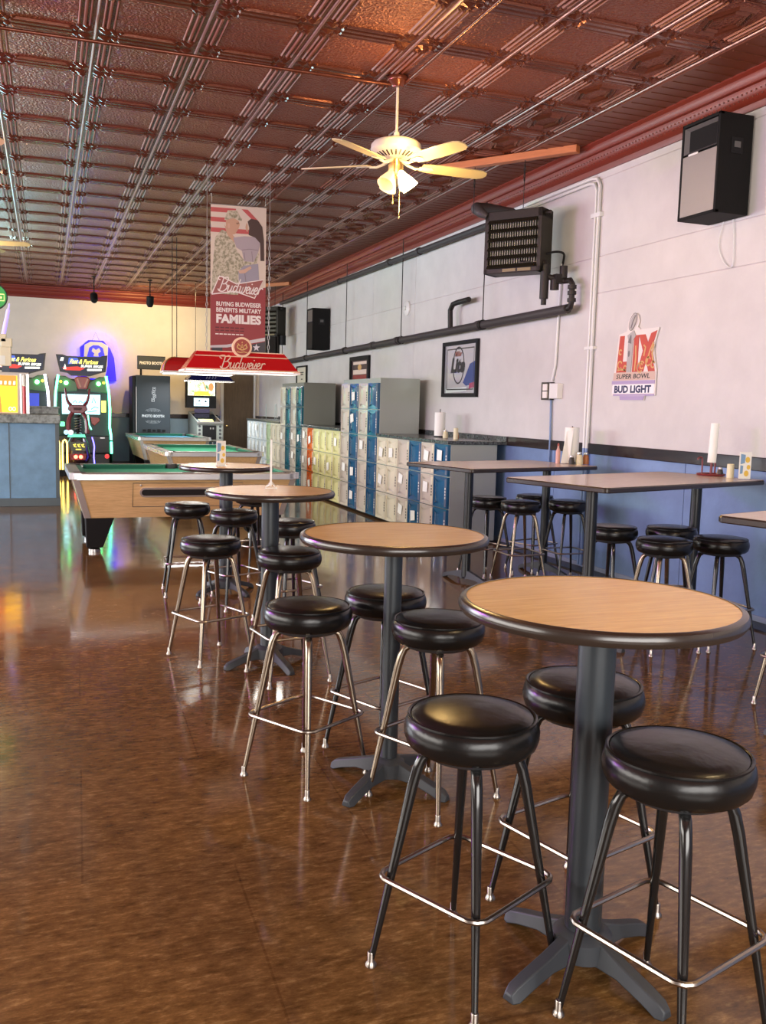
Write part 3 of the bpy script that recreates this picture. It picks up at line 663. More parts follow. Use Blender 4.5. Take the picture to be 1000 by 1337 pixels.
MB().tube(smooth_pts([(4.80, 8.45, 3.17), (4.92, 8.42, 3.20), (5.05, 8.48, 3.20), (5.11, 8.58, 3.14), (5.11, 8.60, 3.10)]), .012, 8).build('black_cable', M['black'], t, )
t = thing('outlet_box', 'small outlet box with dark plate and white cover on the pale wall', 'outlet', (5.12, 8.65, 1.795))
MB().bx(-.05, .01, .02, .20, -.095, .095).build('dark_plate', M['rail'], t, smooth=0, bevel=.004)
MB().bx(-.062, -.05, .06, .15, -.075, -.005).bx(-.062, -.05, .06, .15, .005, .075).build('socket', M['white_trim'], t, smooth=0)
MB().bx(-.06, .01, -.15, .015, -.08, .08).build('cover', M['white'], t, smooth=0, bevel=.005)
t = thing('alarm_disc', 'small round white detector on the lavender wall above the pipe', 'detector', (5.13, 13.03, 3.06))
Rw = Matrix.Rotation(-PI/2, 3, 'Y')
MB().lathe([(0, 0), (.11, 0), (.11, .02), (.09, .035), (0, .04)], 24, (0, 0, 0), Rw).build('disc', M['white'], t)
MB().lathe([(0, .03), (.035, .03), (.03, .055), (0, .06)], 14, (0, 0, 0), Rw).build('sensor', M['conduit'], t)

# ================================================================== LOUDSPEAKERS
def loudspeaker(x0, y0, y1, z0, z1, label, horn=True):
    t = thing('loudspeaker', label, 'speaker', (x0, (y0+y1)/2, z0)); h = (y1-y0)/2; H = z1-z0; dx = 5.115-x0
    MB().bx(.03, dx, -h, h, 0, H).bx(0, .04, -h, -h+.025, 0, H).bx(0, .04, h-.025, h, 0, H).bx(0, .04, -h, h, 0, .025).bx(0, .04, -h, h, H-.025, H).build('cabinet', M['speaker'], t, smooth=0, bevel=.006)
    MB().bx(.004, .03, -h+.025, h-.025, .025, H*.66).build('grille', M['grille'] if horn else M['black'], t, smooth=0)
    hb = MB(); hy, hz0, hz1 = h-.03, H*.68, H-.035
    zc_ = (hz0+hz1)/2
    vs = [(.004, -hy, hz0), (.004, hy, hz0), (.004, hy, hz1), (.004, -hy, hz1), (.10, -hy*.35, zc_-.02), (.10, hy*.35, zc_-.02), (.10, hy*.35, zc_+.02), (.10, -hy*.35, zc_+.02)]
    if horn: hb.add(vs, [(0, 1, 5, 4), (1, 2, 6, 5), (2, 3, 7, 6), (3, 0, 4, 7), (4, 5, 6, 7)]); hb.build('horn', M['horn'], t, smooth=0)
    else: MB().bx(.004, .03, -h+.025, h-.025, H*.68, H-.03).build('horn', M['horn'], t, smooth=0)
    yh = -h
    MB().bx(dx*.36, dx*.70, yh-.006, yh, H*.60, H*.76).bx(dx*.36+.02, dx*.70-.02, yh-.008, yh, H*.62, H*.64).build('handle_cup', M['black'], t, smooth=0, bevel=.002)
    MB().bx(dx*.44, dx*.62, yh-.011, yh-.006, H*.66, H*.72).build('handle_grip', M['horn'], t, smooth=0)
    MB().bx(dx-.02, dx+.015, -.08, .08, H*.3, H*.6).build('bracket', M['black'], t, smooth=0)
    if horn: MB().bx(0, .005, .02, .13, H*.655, H*.675).build('badge', M['conduit'], t, smooth=0)
    return t
loudspeaker(4.80, 5.885, 6.33, 3.12, 3.86, 'large black loudspeaker with grey grille high on the pale wall')
loudspeaker(4.77, 17.02, 17.40, 2.64, 3.41, 'black loudspeaker on the far wall stretch beside the heater, small and all black', False)
tag(MB().tube(smooth_pts([(5.115, 6.15, 3.14), (5.115, 6.20, 2.95), (5.115, 6.12, 2.80), (5.115, 6.02, 2.76), (5.115, 6.03, 3.0), (5.115, 6.05, 3.14)]), .004, 5).build('speaker_cable', M['conduit']), 'thin pale looped cable hanging on the wall below the large loudspeaker', 'cable')

# ================================================================== SIGN AND PICTURES ON THE RIGHT WALL
WFr = lambda y, z, x=5.125: frame((x, y, z), (0, -1, 0), (0, 0, 1))
t = thing('wall_sign', 'cut-out tin sign reading LIX, SUPER BOWL and BUD LIGHT on the pale wall', 'sign', (0, 0, 0))
F = WFr(7.25, 2.0)
outl = [(-.33, -.22), (-.26, .315), (-.13, .34), (-.13, .36), (-.12, .43), (-.075, .49), (-.02, .50), (.03, .475), (.05, .42), (.03, .37), (.07, .345), (.345, .345), (.28, .17), (.34, -.03), (.34, -.22), (.34, -.255), (.19, -.255), (.18, -.30), (-.19, -.30), (-.20, -.255), (-.33, -.255)]
bk = MB().prism(outl, F, 0, .010).build('backing', flat('sign_white', (.74, .70, .66)), t, smooth=0)
a = MB()
a.prism([(-.27, -.04), (-.235, .30), (-.165, .30), (-.175, .06), (-.09, .06), (-.095, -.04)], F, .010, .014)
a.prism([(-.02, -.04), (-.01, .295), (.06, .295), (.06, -.04)], F, .010, .014)
a.prism([(.06, .295), (.155, .295), (.20, .22), (.24, .30), (.325, .32), (.25, .15), (.32, -.04), (.225, -.04), (.185, .06), (.15, -.04), (.06, -.04), (.13, .15)], F, .010, .014)
a.build('numeral', flat('lix_red', (.50, .06, .035)), t, smooth=0)
g = MB()
for cx_, cy_, r in ((-.215, .03, .032), (-.215, .15, .02), (.10, -.0, .04), (.22, .05, .035), (.13, .02, .03), (.29, .02, .025), (-.13, .0, .02)):
    g.ribbon(ell(cx_, cy_, r, r*1.1, 14, 0, .4, 5.6), .014, F, .014, .0155)
for pts in ([(.20, .04), (.235, .14), (.285, .22)], [(.30, .03), (.27, .12), (.29, .2)], [(.02, -.03), (.03, .1), (.02, .2)], [(-.25, -.02), (-.2, -.01), (-.12, -.02)], [(.15, .1), (.17, .18), (.14, .2)]): g.ribbon(pts, .018, F, .014, .0155)
g.build('scroll_pattern', flat('lix_gold', (.62, .36, .13)), t, smooth=0)['kind'] = 'stuff'
b = MB().prism([(-.105, -.04), (-.095, .25), (-.115, .30), (-.02, .34), (.015, .29), (-.025, .25), (-.035, -.04)], F, .010, .018).prism(ell(-.035, .42, .036, .072, 20, -.5), F, .010, .02)
b.build('trophy', flat('trophy_grey', (.42, .40, .39), .3), t, smooth=0)
b = MB().ribbon(ell(-.035, .42, .048, .083, 24, -.5)+[ell(-.035, .42, .048, .083, 24, -.5)[0]], .006, F, .020, .021).ribbon([(-.062, .36), (-.035, .42), (.0, .475)], .012, F, .020, .022).prism([(-.10, .235), (-.065, .30), (-.05, .30), (-.045, .22)], F, .018, .019).prism(ell(-.075, .13, .014, .03, 10), F, .018, .019)
b.build('trophy_lines', flat('sign_grey', (.16, .15, .15)), t, smooth=0)['kind'] = 'stuff'
MB().prism([(-.315, -.115), (-.305, -.042), (.325, -.042), (.33, -.115)], F, .010, .014).build('band', flat('band_pink', (.60, .44, .36)), t, smooth=0)
put_text(MB(), 'SUPER BOWL', F, 0.0, -.078, .52, .044, .0146, .02, .2).build('lettering', flat('ink', (.02, .018, .02)), t, smooth=0)
MB().prism([(-.32, -.235), (-.32, -.165), (-.30, -.155), (.30, -.155), (.325, -.16), (.325, -.235)], F, .010, .014).build('white_panel', flat('sign_bright', (.86, .84, .86)), t, smooth=0)
MB().prism([(-.33, -.150), (-.33, -.118), (.33, -.118), (.33, -.150)], F, .010, .015).prism([(-.30, -.258), (-.30, -.242), (.33, -.242), (.33, -.258)], F, .010, .015).prism([(-.185, -.297), (-.195, -.26), (.185, -.26), (.175, -.297)], F, .010, .015).build('lilac_band', flat('lilac', (.40, .32, .52)), t, smooth=0)
put_text(MB(), 'BUD LIGHT', F, 0.0, -.197, .57, .070, .0146, .045).build('lettering', flat('bud_navy', (.015, .02, .09)), t, smooth=0)

def picture(y0, y1, z0, z1, bw, label, inner, name='framed_picture'):
    t = thing(name, label, 'picture', (0, 0, 0)); F = WFr((y0+y1)/2, (z0+z1)/2); w_, h_ = (y1-y0)/2, (z1-z0)/2
    fr = MB()
    for a, b_, c_, d_ in ((-w_, w_, h_-bw, h_), (-w_, w_, -h_, -h_+bw), (-w_, -w_+bw, -h_+bw, h_-bw), (w_-bw, w_, -h_+bw, h_-bw)): fr.prism([(a, c_), (b_, c_), (b_, d_), (a, d_)], F, 0, .035)
    fr.build('frame', M['black'], t, smooth=0)
    MB().prism([(-w_+bw, -h_+bw), (w_-bw, -h_+bw), (w_-bw, h_-bw), (-w_+bw, h_-bw)], F, .004, .012).build('panel', inner, t, smooth=0)
    return t, F, w_-bw, h_-bw
t, F, a, b = picture(10.52, 11.60, 1.735, 2.465, .05, 'framed bar mirror with a Lite logo hung above the lockers', M['glass'], 'bar_mirror')
k_ = MB()
for s_ in (.84,): 
    pl = [(-a*s_, -b*s_), (a*s_, -b*s_), (a*s_, b*s_), (-a*s_, b*s_), (-a*s_, -b*s_)]; k_.ribbon(pl, .016, F, .012, .0135)
e1 = ell(-.05, .05, .17, .235, 28); k_.ribbon(e1+[e1[0]], .018, F, .0125, .0145)
put_text(k_, 'Lite', F, -.05, .05, .42, .20, .016, .05, .25)
k_.build('logo_ink', flat('ink', (.02, .018, .02)), t, smooth=0)
MB().prism([(.10, -.18), (.30, .06), (a*.97, .10), (a*.97, -.20), (.2, -.22)], F, .012, .0128).build('blue_field', flat('mirror_blue', (.03, .06, .22), .15), t, smooth=0)
MB().prism([(.28, -.26), (a*.97, -.24), (a*.97, -.17), (.30, -.19)], F, .012, .0129).build('red_field', flat('mirror_red', (.30, .03, .10), .15), t, smooth=0)
put_text(MB(), 'Miller', F, -.05, .20, .20, .07, .0165, .03, .2).build('lettering', flat('mirror_red2', (.28, .10, .08)), t, smooth=0)
MB().prism([(-a*.9, -.31), (.22, -.29), (.22, -.235), (-a*.9, -.255)], F, .012, .0128).build('pale_strip', flat('strip_pale', (.55, .62, .60)), t, smooth=0)
t, F, a, b = picture(14.66, 15.69, 1.86, 2.44, .07, 'dark framed poster with a pale band above the nearer tall lockers', flat('poster_dark', (.06, .03, .035)))
MB().prism([(-a*.8, -.02), (a*.8, -.02), (a*.8, .06), (-a*.8, .06)], F, .012, .014).prism([(-a*.8, .15), (a*.8, .15), (a*.8, .20), (-a*.8, .20)], F, .012, .014).build('pale_band', flat('poster_band', (.75, .60, .52)), t, smooth=0)
MB().prism([(-a*.8, -.14), (a*.8, -.14), (a*.8, -.03), (-a*.8, -.03)], F, .012, .014).build('red_band', flat('poster_red', (.26, .03, .03)), t, smooth=0)
MB().prism(ell(0, .10, .10, .05, 16), F, .012, .015).build('crest', flat('lix_gold', (.5, .3, .1)), t, smooth=0)
t, F, a, b = picture(18.60, 19.41, 1.84, 2.40, .03, 'pale framed notice above the farther tall lockers', flat('notice_paper', (.62, .58, .46)))
k_ = MB()
for zz, ww in ((.14, .28), (.10, .22), (.0, .12), (-.12, .06)): k_.prism([(-ww/2, zz-.012), (ww/2, zz-.012), (ww/2, zz+.012), (-ww/2, zz+.012)], F, .012, .0135)
k_.build('print', flat('ink', (.02, .02, .02)), t, smooth=0)

# ================================================================== LOCKERS
LX, RH = 4.38, .378
DW = .40
def door_proto(mname, strip):
    h, w_ = RH/2-.006, DW/2-.004
    d = MB()
    d.bx(-.004, .02, -w_, w_, -h, h)
    # raised rim and a bowed panel
    for a in ((-w_, w_, h-.018, h), (-w_, w_, -h, -h+.018), (-w_, -w_+.018, -h+.018, h-.018), (w_-.018, w_, -h+.018, h-.018)): d.bx(-.014, -.004, *a)
    n = 6; y0, y1 = -w_+.085, w_-.03
    vs = []
    for i in range(n+1):
        q = i/n; y = y0+(y1-y0)*q; x = -.006-.022*math.sin(PI*q)
        vs += [(x, y, -h+.035+.03*math.sin(PI*q)), (x, y, h-.035-.03*math.sin(PI*q))]
    d.add(vs, [(2*i, 2*i+1, 2*i+3, 2*i+2) for i in range(n)])
    o = d.build('door', M[mname], None, smooth=0.5)
    s_ = MB().bx(-.017, -.004, -w_+.012, -w_+.062, -h+.02, h-.02).build('hinge_strip', M[strip], o, smooth=0)
    k_ = MB()
    for i in range(4): k_.bx(-.0195, -.015, -w_+.026, -w_+.050, -.07+i*.036, -.046+i*.036)
    k_.build('lock_slots', flat('slot_dark', (.02, .02, .03)) if strip != 'slotwhite' else M['white'], s_, smooth=0)
    return o
flat('slotwhite', (.10, .13, .20))
PROTO = {}
def get_door(mname):
    if mname not in PROTO: PROTO[mname] = door_proto(mname, 'slotwhite' if mname in ('blue', 'teal') else 'cream'); return PROTO[mname]
    return copy_tree(PROTO[mname])
rnd = random.Random(11)
def note(par, k):
    F = frame((-.031, rnd.uniform(-.03, .03), rnd.uniform(-.02, .06)), (0, -math.cos(k*.3), math.sin(k*.2)), (0, math.sin(k*.2), math.cos(k*.2)))
    MB().prism([(-.07, -.065), (.065, -.06), (.07, .06), (-.066, .065)], F, 0, .0025).build('paper_note', M['paper'], par, smooth=0)
def locker_bank(y0, cols, rows, zt, label, notes, side):
    """y0 = near end; cols listed from the near end to the far end"""
    n = len(cols[0]) if isinstance(cols[0], list) else len(cols)
    cw = cols[1]; names = cols[0]
    t = thing('locker_bank', label, 'lockers', (LX, y0, 0), 0, 'colourful box lockers along the right wall')
    L_ = n*cw; rh = (zt-.03)/rows if rows == 3 else RH; D_ = .62
    MB().bx(.02, D_, .003, L_-.003, .03, zt).build('carcass', side, t, smooth=0, bevel=.004)
    MB().bx(.06, D_, .01, L_-.01, 0, .03).build('plinth', M['black'], t, smooth=0)
    q = 0
    for c, nm in enumerate(names):
        for r in range(rows):
            d = get_door(nm); d.parent = t; d.location = (0, (c+.5)*cw, .03+rh*(r+.5)); d.scale = (1, cw/DW, rh/RH)
            if (c, r) in notes: note(d, rnd.uniform(-1, 1))
    return t
R5 = {(0, 2), (0, 1), (1, 2), (2, 1), (2, 3), (3, 2)}
locker_bank(9.69, (['blue', 'beige', 'blue', 'beige', 'cream', 'cream'], .4065), 3, 1.168, 'low cream and blue lockers with paper notes at the end nearest the wall tables', {(0, 2), (1, 2), (1, 1), (2, 0), (3, 1), (3, 0), (4, 2), (5, 2), (5, 1)}, M['carcass'])
locker_bank(12.135, (['blue', 'beige', 'blue', 'beige'], .424), 5, 1.985, 'tall beige and blue five-row lockers with the pale grey-green side', {(2, 0), (2, 1), (2, 3), (2, 4), (1, 2), (3, 1)}, M['carcass'])
locker_bank(13.84, (['yellow', 'yellow', 'yellow', 'yellow', 'orange', 'beige'], .390), 3, 1.185, 'low yellow lockers with one orange column, between the two tall blocks', {(0, 2), (1, 1), (5, 2), (3, 1), (5, 1), (4, 0)}, M['carcass'])
locker_bank(16.185, (['teal', 'beige', 'teal', 'beige'], .408), 5, 1.985, 'tall beige and teal five-row lockers with the dark grey side', {(0, 2), (1, 2), (1, 1), (3, 2)}, M['carcass_dark'])
locker_bank(17.825, (['cream', 'cream', 'green', 'pale', 'pale', 'pale', 'pale', 'pale'], .3925), 3, 1.20, 'low pale grey lockers farthest along, beside the wooden door', {(5, 2), (3, 1)}, M['carcass'])
def worktop(y0, y1, z, label):
    t = thing('locker_worktop', label, 'worktop', (LX, y0, z), 0, 'dark speckled tops on the low lockers')
    MB().bx(-.035, 5.115-LX, .004, y1-y0-.004, .002, .042).build('slab', M['worktop'], t, smooth=0, bevel=.006)
    MB().bx(5.09-LX, 5.115-LX, .004, y1-y0-.004, .042, .10).build('upstand', M['worktop'], t, smooth=0)
worktop(9.66, 12.13, 1.168, 'dark speckled worktop on the lockers nearest the wall tables, with the towel roll')
worktop(13.845, 16.18, 1.185, 'dark speckled worktop between the two tall locker blocks')
worktop(17.83, 20.98, 1.20, 'dark speckled worktop on the far pale lockers, with thin wire stands')
for k, y in enumerate((20.3, 19.3)):
    t = thing('wire_stand', ('thin wire card stand on the far locker top, nearer the door', 'thin wire card stand on the far locker top, nearer the tall teal lockers')[k], 'stand', (4.75, y, 1.242))
    for dx in (-.10, .10): MB().tube([(dx, 0, .006), (dx*1.05, 0, .34)], .007, 6).build('upright', M['steel'], t)
    MB().bx(-.13, .13, -.05, .05, 0, .008).build('base', M['steel'], t, smooth=0)

# ================================================================== TABLE-TOP THINGS
def towel(x, y, z, label, h=.28, r=.06, lean=0.0, mh='black', rod=.36, group=None):
    t = thing('paper_towel_holder', label, 'paper towels', (x, y, z), 0)
    R = Matrix.Rotation(lean, 3, 'Y')
    MB().lathe([(0, 0), (.075, 0), (.075, .008), (.02, .014), (0, .014)], 24).build('base', M[mh], t)
    MB().tube([(0, 0, .01), (0, 0, rod)], .005, 8).build('rod', M[mh], t)
    MB().lathe([(.018, .018), (r, .018), (r, .018+h), (.018, .018+h)], 32, (0, 0, 0), R).build('roll', M['paper'], t, smooth=0.5)
    MB().lathe([(.018, .0185), (.018, .0195+h)], 16, (0, 0, 0), R, caps=False).build('core', M['board'], t)
    return t
def shaker(x, y, z, label, body, cap='steel', h=.085, r=.027):
    t = thing('shaker', label, 'shaker', (x, y, z), 0)
    MB().lathe([(0, 0), (r, 0), (r*1.05, h*.3), (r*.8, h*.72), (r*.72, h*.78), (0, h*.78)], 16).build('jar', body, t)
    MB().lathe([(r*.76, h*.78), (r*.80, h*.80), (r*.72, h*.95), (r*.3, h), (0, h)], 16).build('cap', M[cap], t)
    return t
pepper = flat('pepper', (.03, .025, .02)); salt = flat('salt', (.70, .66, .42)); flakes = flat('flakes', (.45, .16, .05))
Z1 = 1.0805
towel(4.81, 7.76, Z1, 'white paper towel roll on the wall table nearest the lockers', .33, .070, 0)
MB_ = MB().add([(4.735, 7.74, 1.395), (4.738, 7.735, 1.395), (4.66, 7.70, 1.085), (4.663, 7.695, 1.085), (4.78, 7.69, 1.395), (4.74, 7.68, 1.085)], [(0, 4, 5, 2), (1, 3, 5, 4), (0, 2, 3, 1)])
tag(MB_.build('paper_towel_sheet', M['paper'], smooth=0), 'loose towel sheet hanging from the roll on the table nearest the lockers', 'paper sheet')
shaker(4.72, 7.60, Z1, 'dark pepper shaker at the foot of the towel roll near the lockers', pepper)
shaker(4.795, 7.585, Z1, 'tall pale grated cheese shaker before the towel roll near the lockers', salt, h=.12, r=.035)
shaker(4.875, 7.60, Z1, 'orange-red pepper flake shaker beside the towel roll near the lockers', flakes, h=.115, r=.032)
t = thing('squeeze_bottle', 'slim pinkish bottle left of the towel roll near the lockers', 'bottle', (4.64, 7.72, Z1))
MB().lathe([(0, 0), (.022, 0), (.022, .12), (.010, .15), (.008, .17), (0, .17)], 14).build('body', flat('pink_bottle', (.62, .36, .30)), t)
MB().lathe([(.009, .17), (.011, .172), (.006, .195), (0, .195)], 12).build('cap', flat('cap_red', (.4, .08, .06)), t)
Z2 = 1.1205
t = thing('towel_caddy', 'red wire caddy ring on the wall table, holding the thin paper towel roll', 'caddy', (4.79, 5.72, Z2))
MB().tube([(.10*math.cos(a), .10*math.sin(a), .010) for a in (2*PI*i/28 for i in range(28))], .008, 8, True).lathe([(0, 0), (.095, 0), (.095, .006), (0, .006)], 28).build('base_ring', flat('caddy_red', (.16, .018, .02), .3), t)
MB().tube([(0, 0, .006), (0, 0, .10)], .010, 8).build('hub_post', M['caddy_red'], t)
MB().tube([(.085, .06, .01), (.085, .06, .235)], .007, 8).build('side_rod', M['caddy_red'], t)
MB().tube(smooth_pts([(-.085, -.0, .01), (-.088, 0, .12), (-.10, 0, .14), (-.125, 0, .135), (-.13, 0, .12)]), .006, 8).build('hook_rod', M['caddy_red'], t)
t = thing('paper_towel_roll', 'thin white paper towel roll standing in the red caddy', 'paper towels', (4.79, 5.72, Z2+.10))
MB().lathe([(.016, 0), (.032, 0), (.032, .30), (.016, .30)], 24, (0, 0, 0), Matrix.Rotation(.04, 3, 'Y')).build('roll', M['paper'], t, smooth=0.5)
shaker(4.815, 5.645, Z2+.007, 'small dark shaker inside the red caddy ring', pepper, h=.06, r=.02)
shaker(4.855, 5.70, Z2+.007, 'small pale shaker at the rod side of the red caddy ring', flat('shaker_tan', (.5, .36, .22)), h=.06, r=.02)
t = thing('candle', 'cream pillar candle beside the red caddy', 'candle', (4.80, 5.52, Z2))
MB().lathe([(0, 0), (.026, 0), (.026, .10), (.022, .103), (.018, .096), (0, .094)], 20).build('wax', flat('wax', (.72, .68, .45)), t)
MB().tube([(0, 0, .094), (.002, 0, .106)], .0015, 6).build('wick', M['black'], t)
def card(x, y, z, rz, w_, h_, label, side=False):
    t = thing('menu_card', label, 'menu card', (x, y, z), rz)
    MB().bx(-w_/2, w_/2, -.004, .004, .006, h_).build('panel', flat('card_white', (.80, .80, .74)), t, smooth=0)
    MB().bx(-w_/2, w_/2, -.03, .03, 0, .006).build('base', M['clear'], t, smooth=0)
    F = frame((0, -.0042, 0), (1, 0, 0), (0, 0, 1)); a = MB(); 
    a.prism([(-w_*.42, h_*.55), (-w_*.05, h_*.6), (-w_*.02, h_*.9), (-w_*.42, h_*.93)], F, 0, .001).prism([(-w_*.42, h_*.2), (-w_*.2, h_*.22), (-w_*.18, h_*.5), (-w_*.42, h_*.52)], F, 0, .001)
    a.build('print_blue', flat('print_blue', (.18, .32, .50)), t, smooth=0)
    b = MB()
    for cx_, cy_, r in ((.18, .72, .2), (.28, .45, .16), (.12, .22, .2)): b.prism(ell(w_*cx_, h_*cy_, w_*r, w_*r*1.3, 12), F, .0002, .0012)
    b.build('print_gold', flat('print_gold', (.72, .48, .06)), t, smooth=0)['kind'] = 'stuff'
    return t
card(4.79, 5.36, Z2, -.35, .085, .20, 'small upright menu card with blue and gold print beside the cream candle')
card(1.335, 7.44, 1.068, .02, .075, .205, 'printed upright card standing on the farthest round table')
t = thing('card_stand', 'clear acrylic card stand seen edge-on on the round table', 'card stand', (1.285, 5.46, 1.068), -.235)
MB().bx(-.006, .006, -.06, .06, .02, .30).build('panel', M['conduit'], t, smooth=0, bevel=.001)
MB().tube([(-.035, -.05, .004), (.035, -.05, .004), (.006, -.055, .035), (-.006, -.055, .035)], .003, 6, True).tube([(-.035, .05, .004), (.035, .05, .004), (.006, .055, .035), (-.006, .055, .035)], .003, 6, True).build('foot_wire', M['paper'], t)
towel(4.79, 10.92, 1.2105, 'white paper towel roll standing on the worktop under the bar mirror', .30, .07)
shaker(4.74, 10.62, 1.2105, 'pale salt shaker before the towel roll on the near locker worktop', salt, h=.10, r=.034)
shaker(4.86, 10.55, 1.2105, 'reddish shaker beside the pale one on the near locker worktop', flakes, h=.10, r=.03)
t = thing('candle', 'pale yellow pillar candle on the near end of the locker worktop', 'candle', (4.68, 10.18, 1.2105))
MB().lathe([(0, 0), (.030, 0), (.030, .135), (.024, .138), (.018, .13), (0, .128)], 20).build('wax', flat('wax', (.72, .68, .45)), t)
MB().tube([(0, 0, .128), (.002, 0, .143)], .0015, 6).build('wick', M['black'], t)

# ================================================================== POOL TABLES
def pool_table(cx_, cy_, L_, B_, rz, felt, label, coin=True, H=.84):
    t = thing('pool_table', label, 'pool table', (cx_, cy_, 0), rz, 'coin-operated pool tables')
    h, b = L_/2, B_/2; ins = .10; zb = .37
    bd = MB(); vs = []
    for z, i in ((zb, ins+.05), (H-.07, ins-.06)): vs += [(-h+i, -b+i, z), (h-i, -b+i, z), (h-i, b-i, z), (-h+i, b-i, z)]
    bd.add(vs, [(0, 3, 2, 1), (4, 5, 6, 7), (0, 1, 5, 4), (1, 2, 6, 5), (2, 3, 7, 6), (3, 0, 4, 7)]).build('cabinet', M['pool_wood'], t, smooth=0)
    # slanted corner trims
    for sx in (-1, 1):
        for sy in (-1, 1):
            q = MB(); p0 = Vector((sx*(h-ins-.05), sy*(b-ins-.05), zb)); p1 = Vector((sx*(h-ins+.06), sy*(b-ins+.06), H-.07))
            q.add([p0+Vector((0, sy*.006, 0)), p0+Vector((-sx*.06, sy*.006, 0)), p1+Vector((-sx*.06, sy*.006, 0)), p1+Vector((0, sy*.006, 0)), p0+Vector((sx*.006, 0, 0)), p1+Vector((sx*.006, 0, 0)), p1+Vector((sx*.006, -sy*.06, 0)), p0+Vector((sx*.006, -sy*.06, 0))],
                  [(0, 1, 2, 3), (0, 3, 5, 4), (4, 5, 6, 7)]); q.build('corner_trim', M['rail_white'], t, smooth=0)
    # apron rails (metal faced) and playing bed
    fr = MB()
    for s_ in (-1, 1):
        fr.bx(-h+.07, h-.07, s_*(b-.02)-.02, s_*(b-.02)+.02, H-.07, H-.005)
        fr.bx(s_*(h-.02)-.02, s_*(h-.02)+.02, -b+.07, b-.07, H-.07, H-.005)
    fr.build('metal_apron', M['rail_white'], t, smooth=0, bevel=.004)
    rt = MB()
    for s_ in (-1, 1):
        rt.bx(-h+.03, h-.03, s_*(b-.06)-.055, s_*(b-.06)+.055, H-.012, H+.004); rt.bx(s_*(h-.06)-.055, s_*(h-.06)+.055, -b+.12, b-.12, H-.012, H+.004)
    rt.build('rail_top', M['rail_top'], t, smooth=0, bevel=.004)
    MB().bx(-h+.06, h-.06, -b+.06, b-.06, H-.075, H-.045).build('playing_bed', felt, t, smooth=0)
    cu = MB()
    for s_ in (-1, 1):
        for x0, x1 in ((-h+.20, -.07), (.07, h-.20)):
            cu.add([(x0, s_*(b-.115), H+.004), (x1, s_*(b-.115), H+.004), (x1-.03, s_*(b-.165), H-.004), (x0+.03, s_*(b-.165), H-.004), (x1-.03, s_*(b-.15), H-.045), (x0+.03, s_*(b-.15), H-.045), (x0, s_*(b-.115), H-.045), (x1, s_*(b-.115), H-.045)], [(0, 1, 2, 3), (3, 2, 4, 5), (0, 3, 5, 6), (1, 7, 4, 2)])
        cu.add([(s_*(h-.115), -b+.2, H+.004), (s_*(h-.115), b-.2, H+.004), (s_*(h-.165), b-.23, H-.004), (s_*(h-.165), -b+.23, H-.004), (s_*(h-.15), b-.23, H-.045), (s_*(h-.15), -b+.23, H-.045)], [(0, 1, 2, 3), (3, 2, 4, 5)])
    cu.build('cushions', M['cushion'], t, smooth=0)
    for x, y in ((-h+.1, -b+.1), (h-.1, -b+.1), (-h+.1, b-.1), (h-.1, b-.1), (0, -b+.09), (0, b-.09)):
        MB().lathe([(0, H-.03), (.055, H-.03), (.058, H+.006), (.066, H+.008), (.068, H+.003), (.068, H-.05), (0, H-.05)], 16, (x, y, 0)).build('pocket', M['pocket'], t)
    for sx in (-1, 1):
        for sy in (-1, 1):
            MB().prism([(sx*h, sy*(b-.12)), (sx*h, sy*(b-.04)), (sx*(h-.04), sy*b), (sx*(h-.12), sy*b)], XY, H-.065, H+.007).build('corner_casting', M['rail_white'], t, smooth=0, bevel=.006)
    for sx in (-1, 1):
        for sy in (-1, 1):
            x, y = sx*(h-.305), sy*(b-.30); lg = MB(); vs = []
            for z, a_, e in ((.05, .08, .055), (zb+.02, .145, 0)): vs += [(x-a_+sx*e, y-a_, z), (x+a_+sx*e, y-a_, z), (x+a_+sx*e, y+a_, z), (x-a_+sx*e, y+a_, z)]
            lg = lg.add(vs, [(0, 3, 2, 1), (4, 5, 6, 7), (0, 1, 5, 4), (1, 2, 6, 5), (2, 3, 7, 6), (3, 0, 4, 7)]).build('leg', M['black'], t, smooth=0, bevel=.004)
            MB().lathe([(0, 0), (.06, 0), (.06, .03), (.03, .05), (0, .05)], 16, (x+sx*.055, y, 0)).build('leveller', M['steel'], lg)
    if coin:
        F = frame((0, -b+.0755, .64), (1, 0, 0), (0, -.265, .964))
        MB().ribbon([(-.57, -.16), (.57, -.16), (.57, .10), (-.57, .10), (-.57, -.16)], .006, F, .0, .003).build('panel_groove', M['rail_top'], t, smooth=0)
        MB().prism(rrect(0, .0, 1.00, .105, .0524, 8), F, .001, .012).build('ball_return', M['rail_white'], t, smooth=0)
        MB().prism(rrect(0, .0, .965, .066, .0329, 8), F, .011, .015).build('ball_slot', M['pocket'], t, smooth=0)
        MB().lathe([(0, 0), (.01, 0), (.01, .006), (0, .008)], 10, F(-.49, .075, .001), Matrix.Rotation(PI/2, 3, 'X')).build('lock', M['steel'], t)
    return t
pool_table(1.395, 10.38, 2.38, 1.48, .012, M['felt'], 'oak-sided pool table nearest the round tables, its long ball-return side facing')
pool_table(2.36, 15.05, 2.50, 1.50, D(90)+.03, M['felt'], 'middle pool table, green felt, set end-on behind the nearest one', False)
pool_table(2.48, 20.5, 2.40, 1.50, D(90)+.03, M['felt_teal'], 'farthest pool table, teal felt, before the dark photo booth', False)

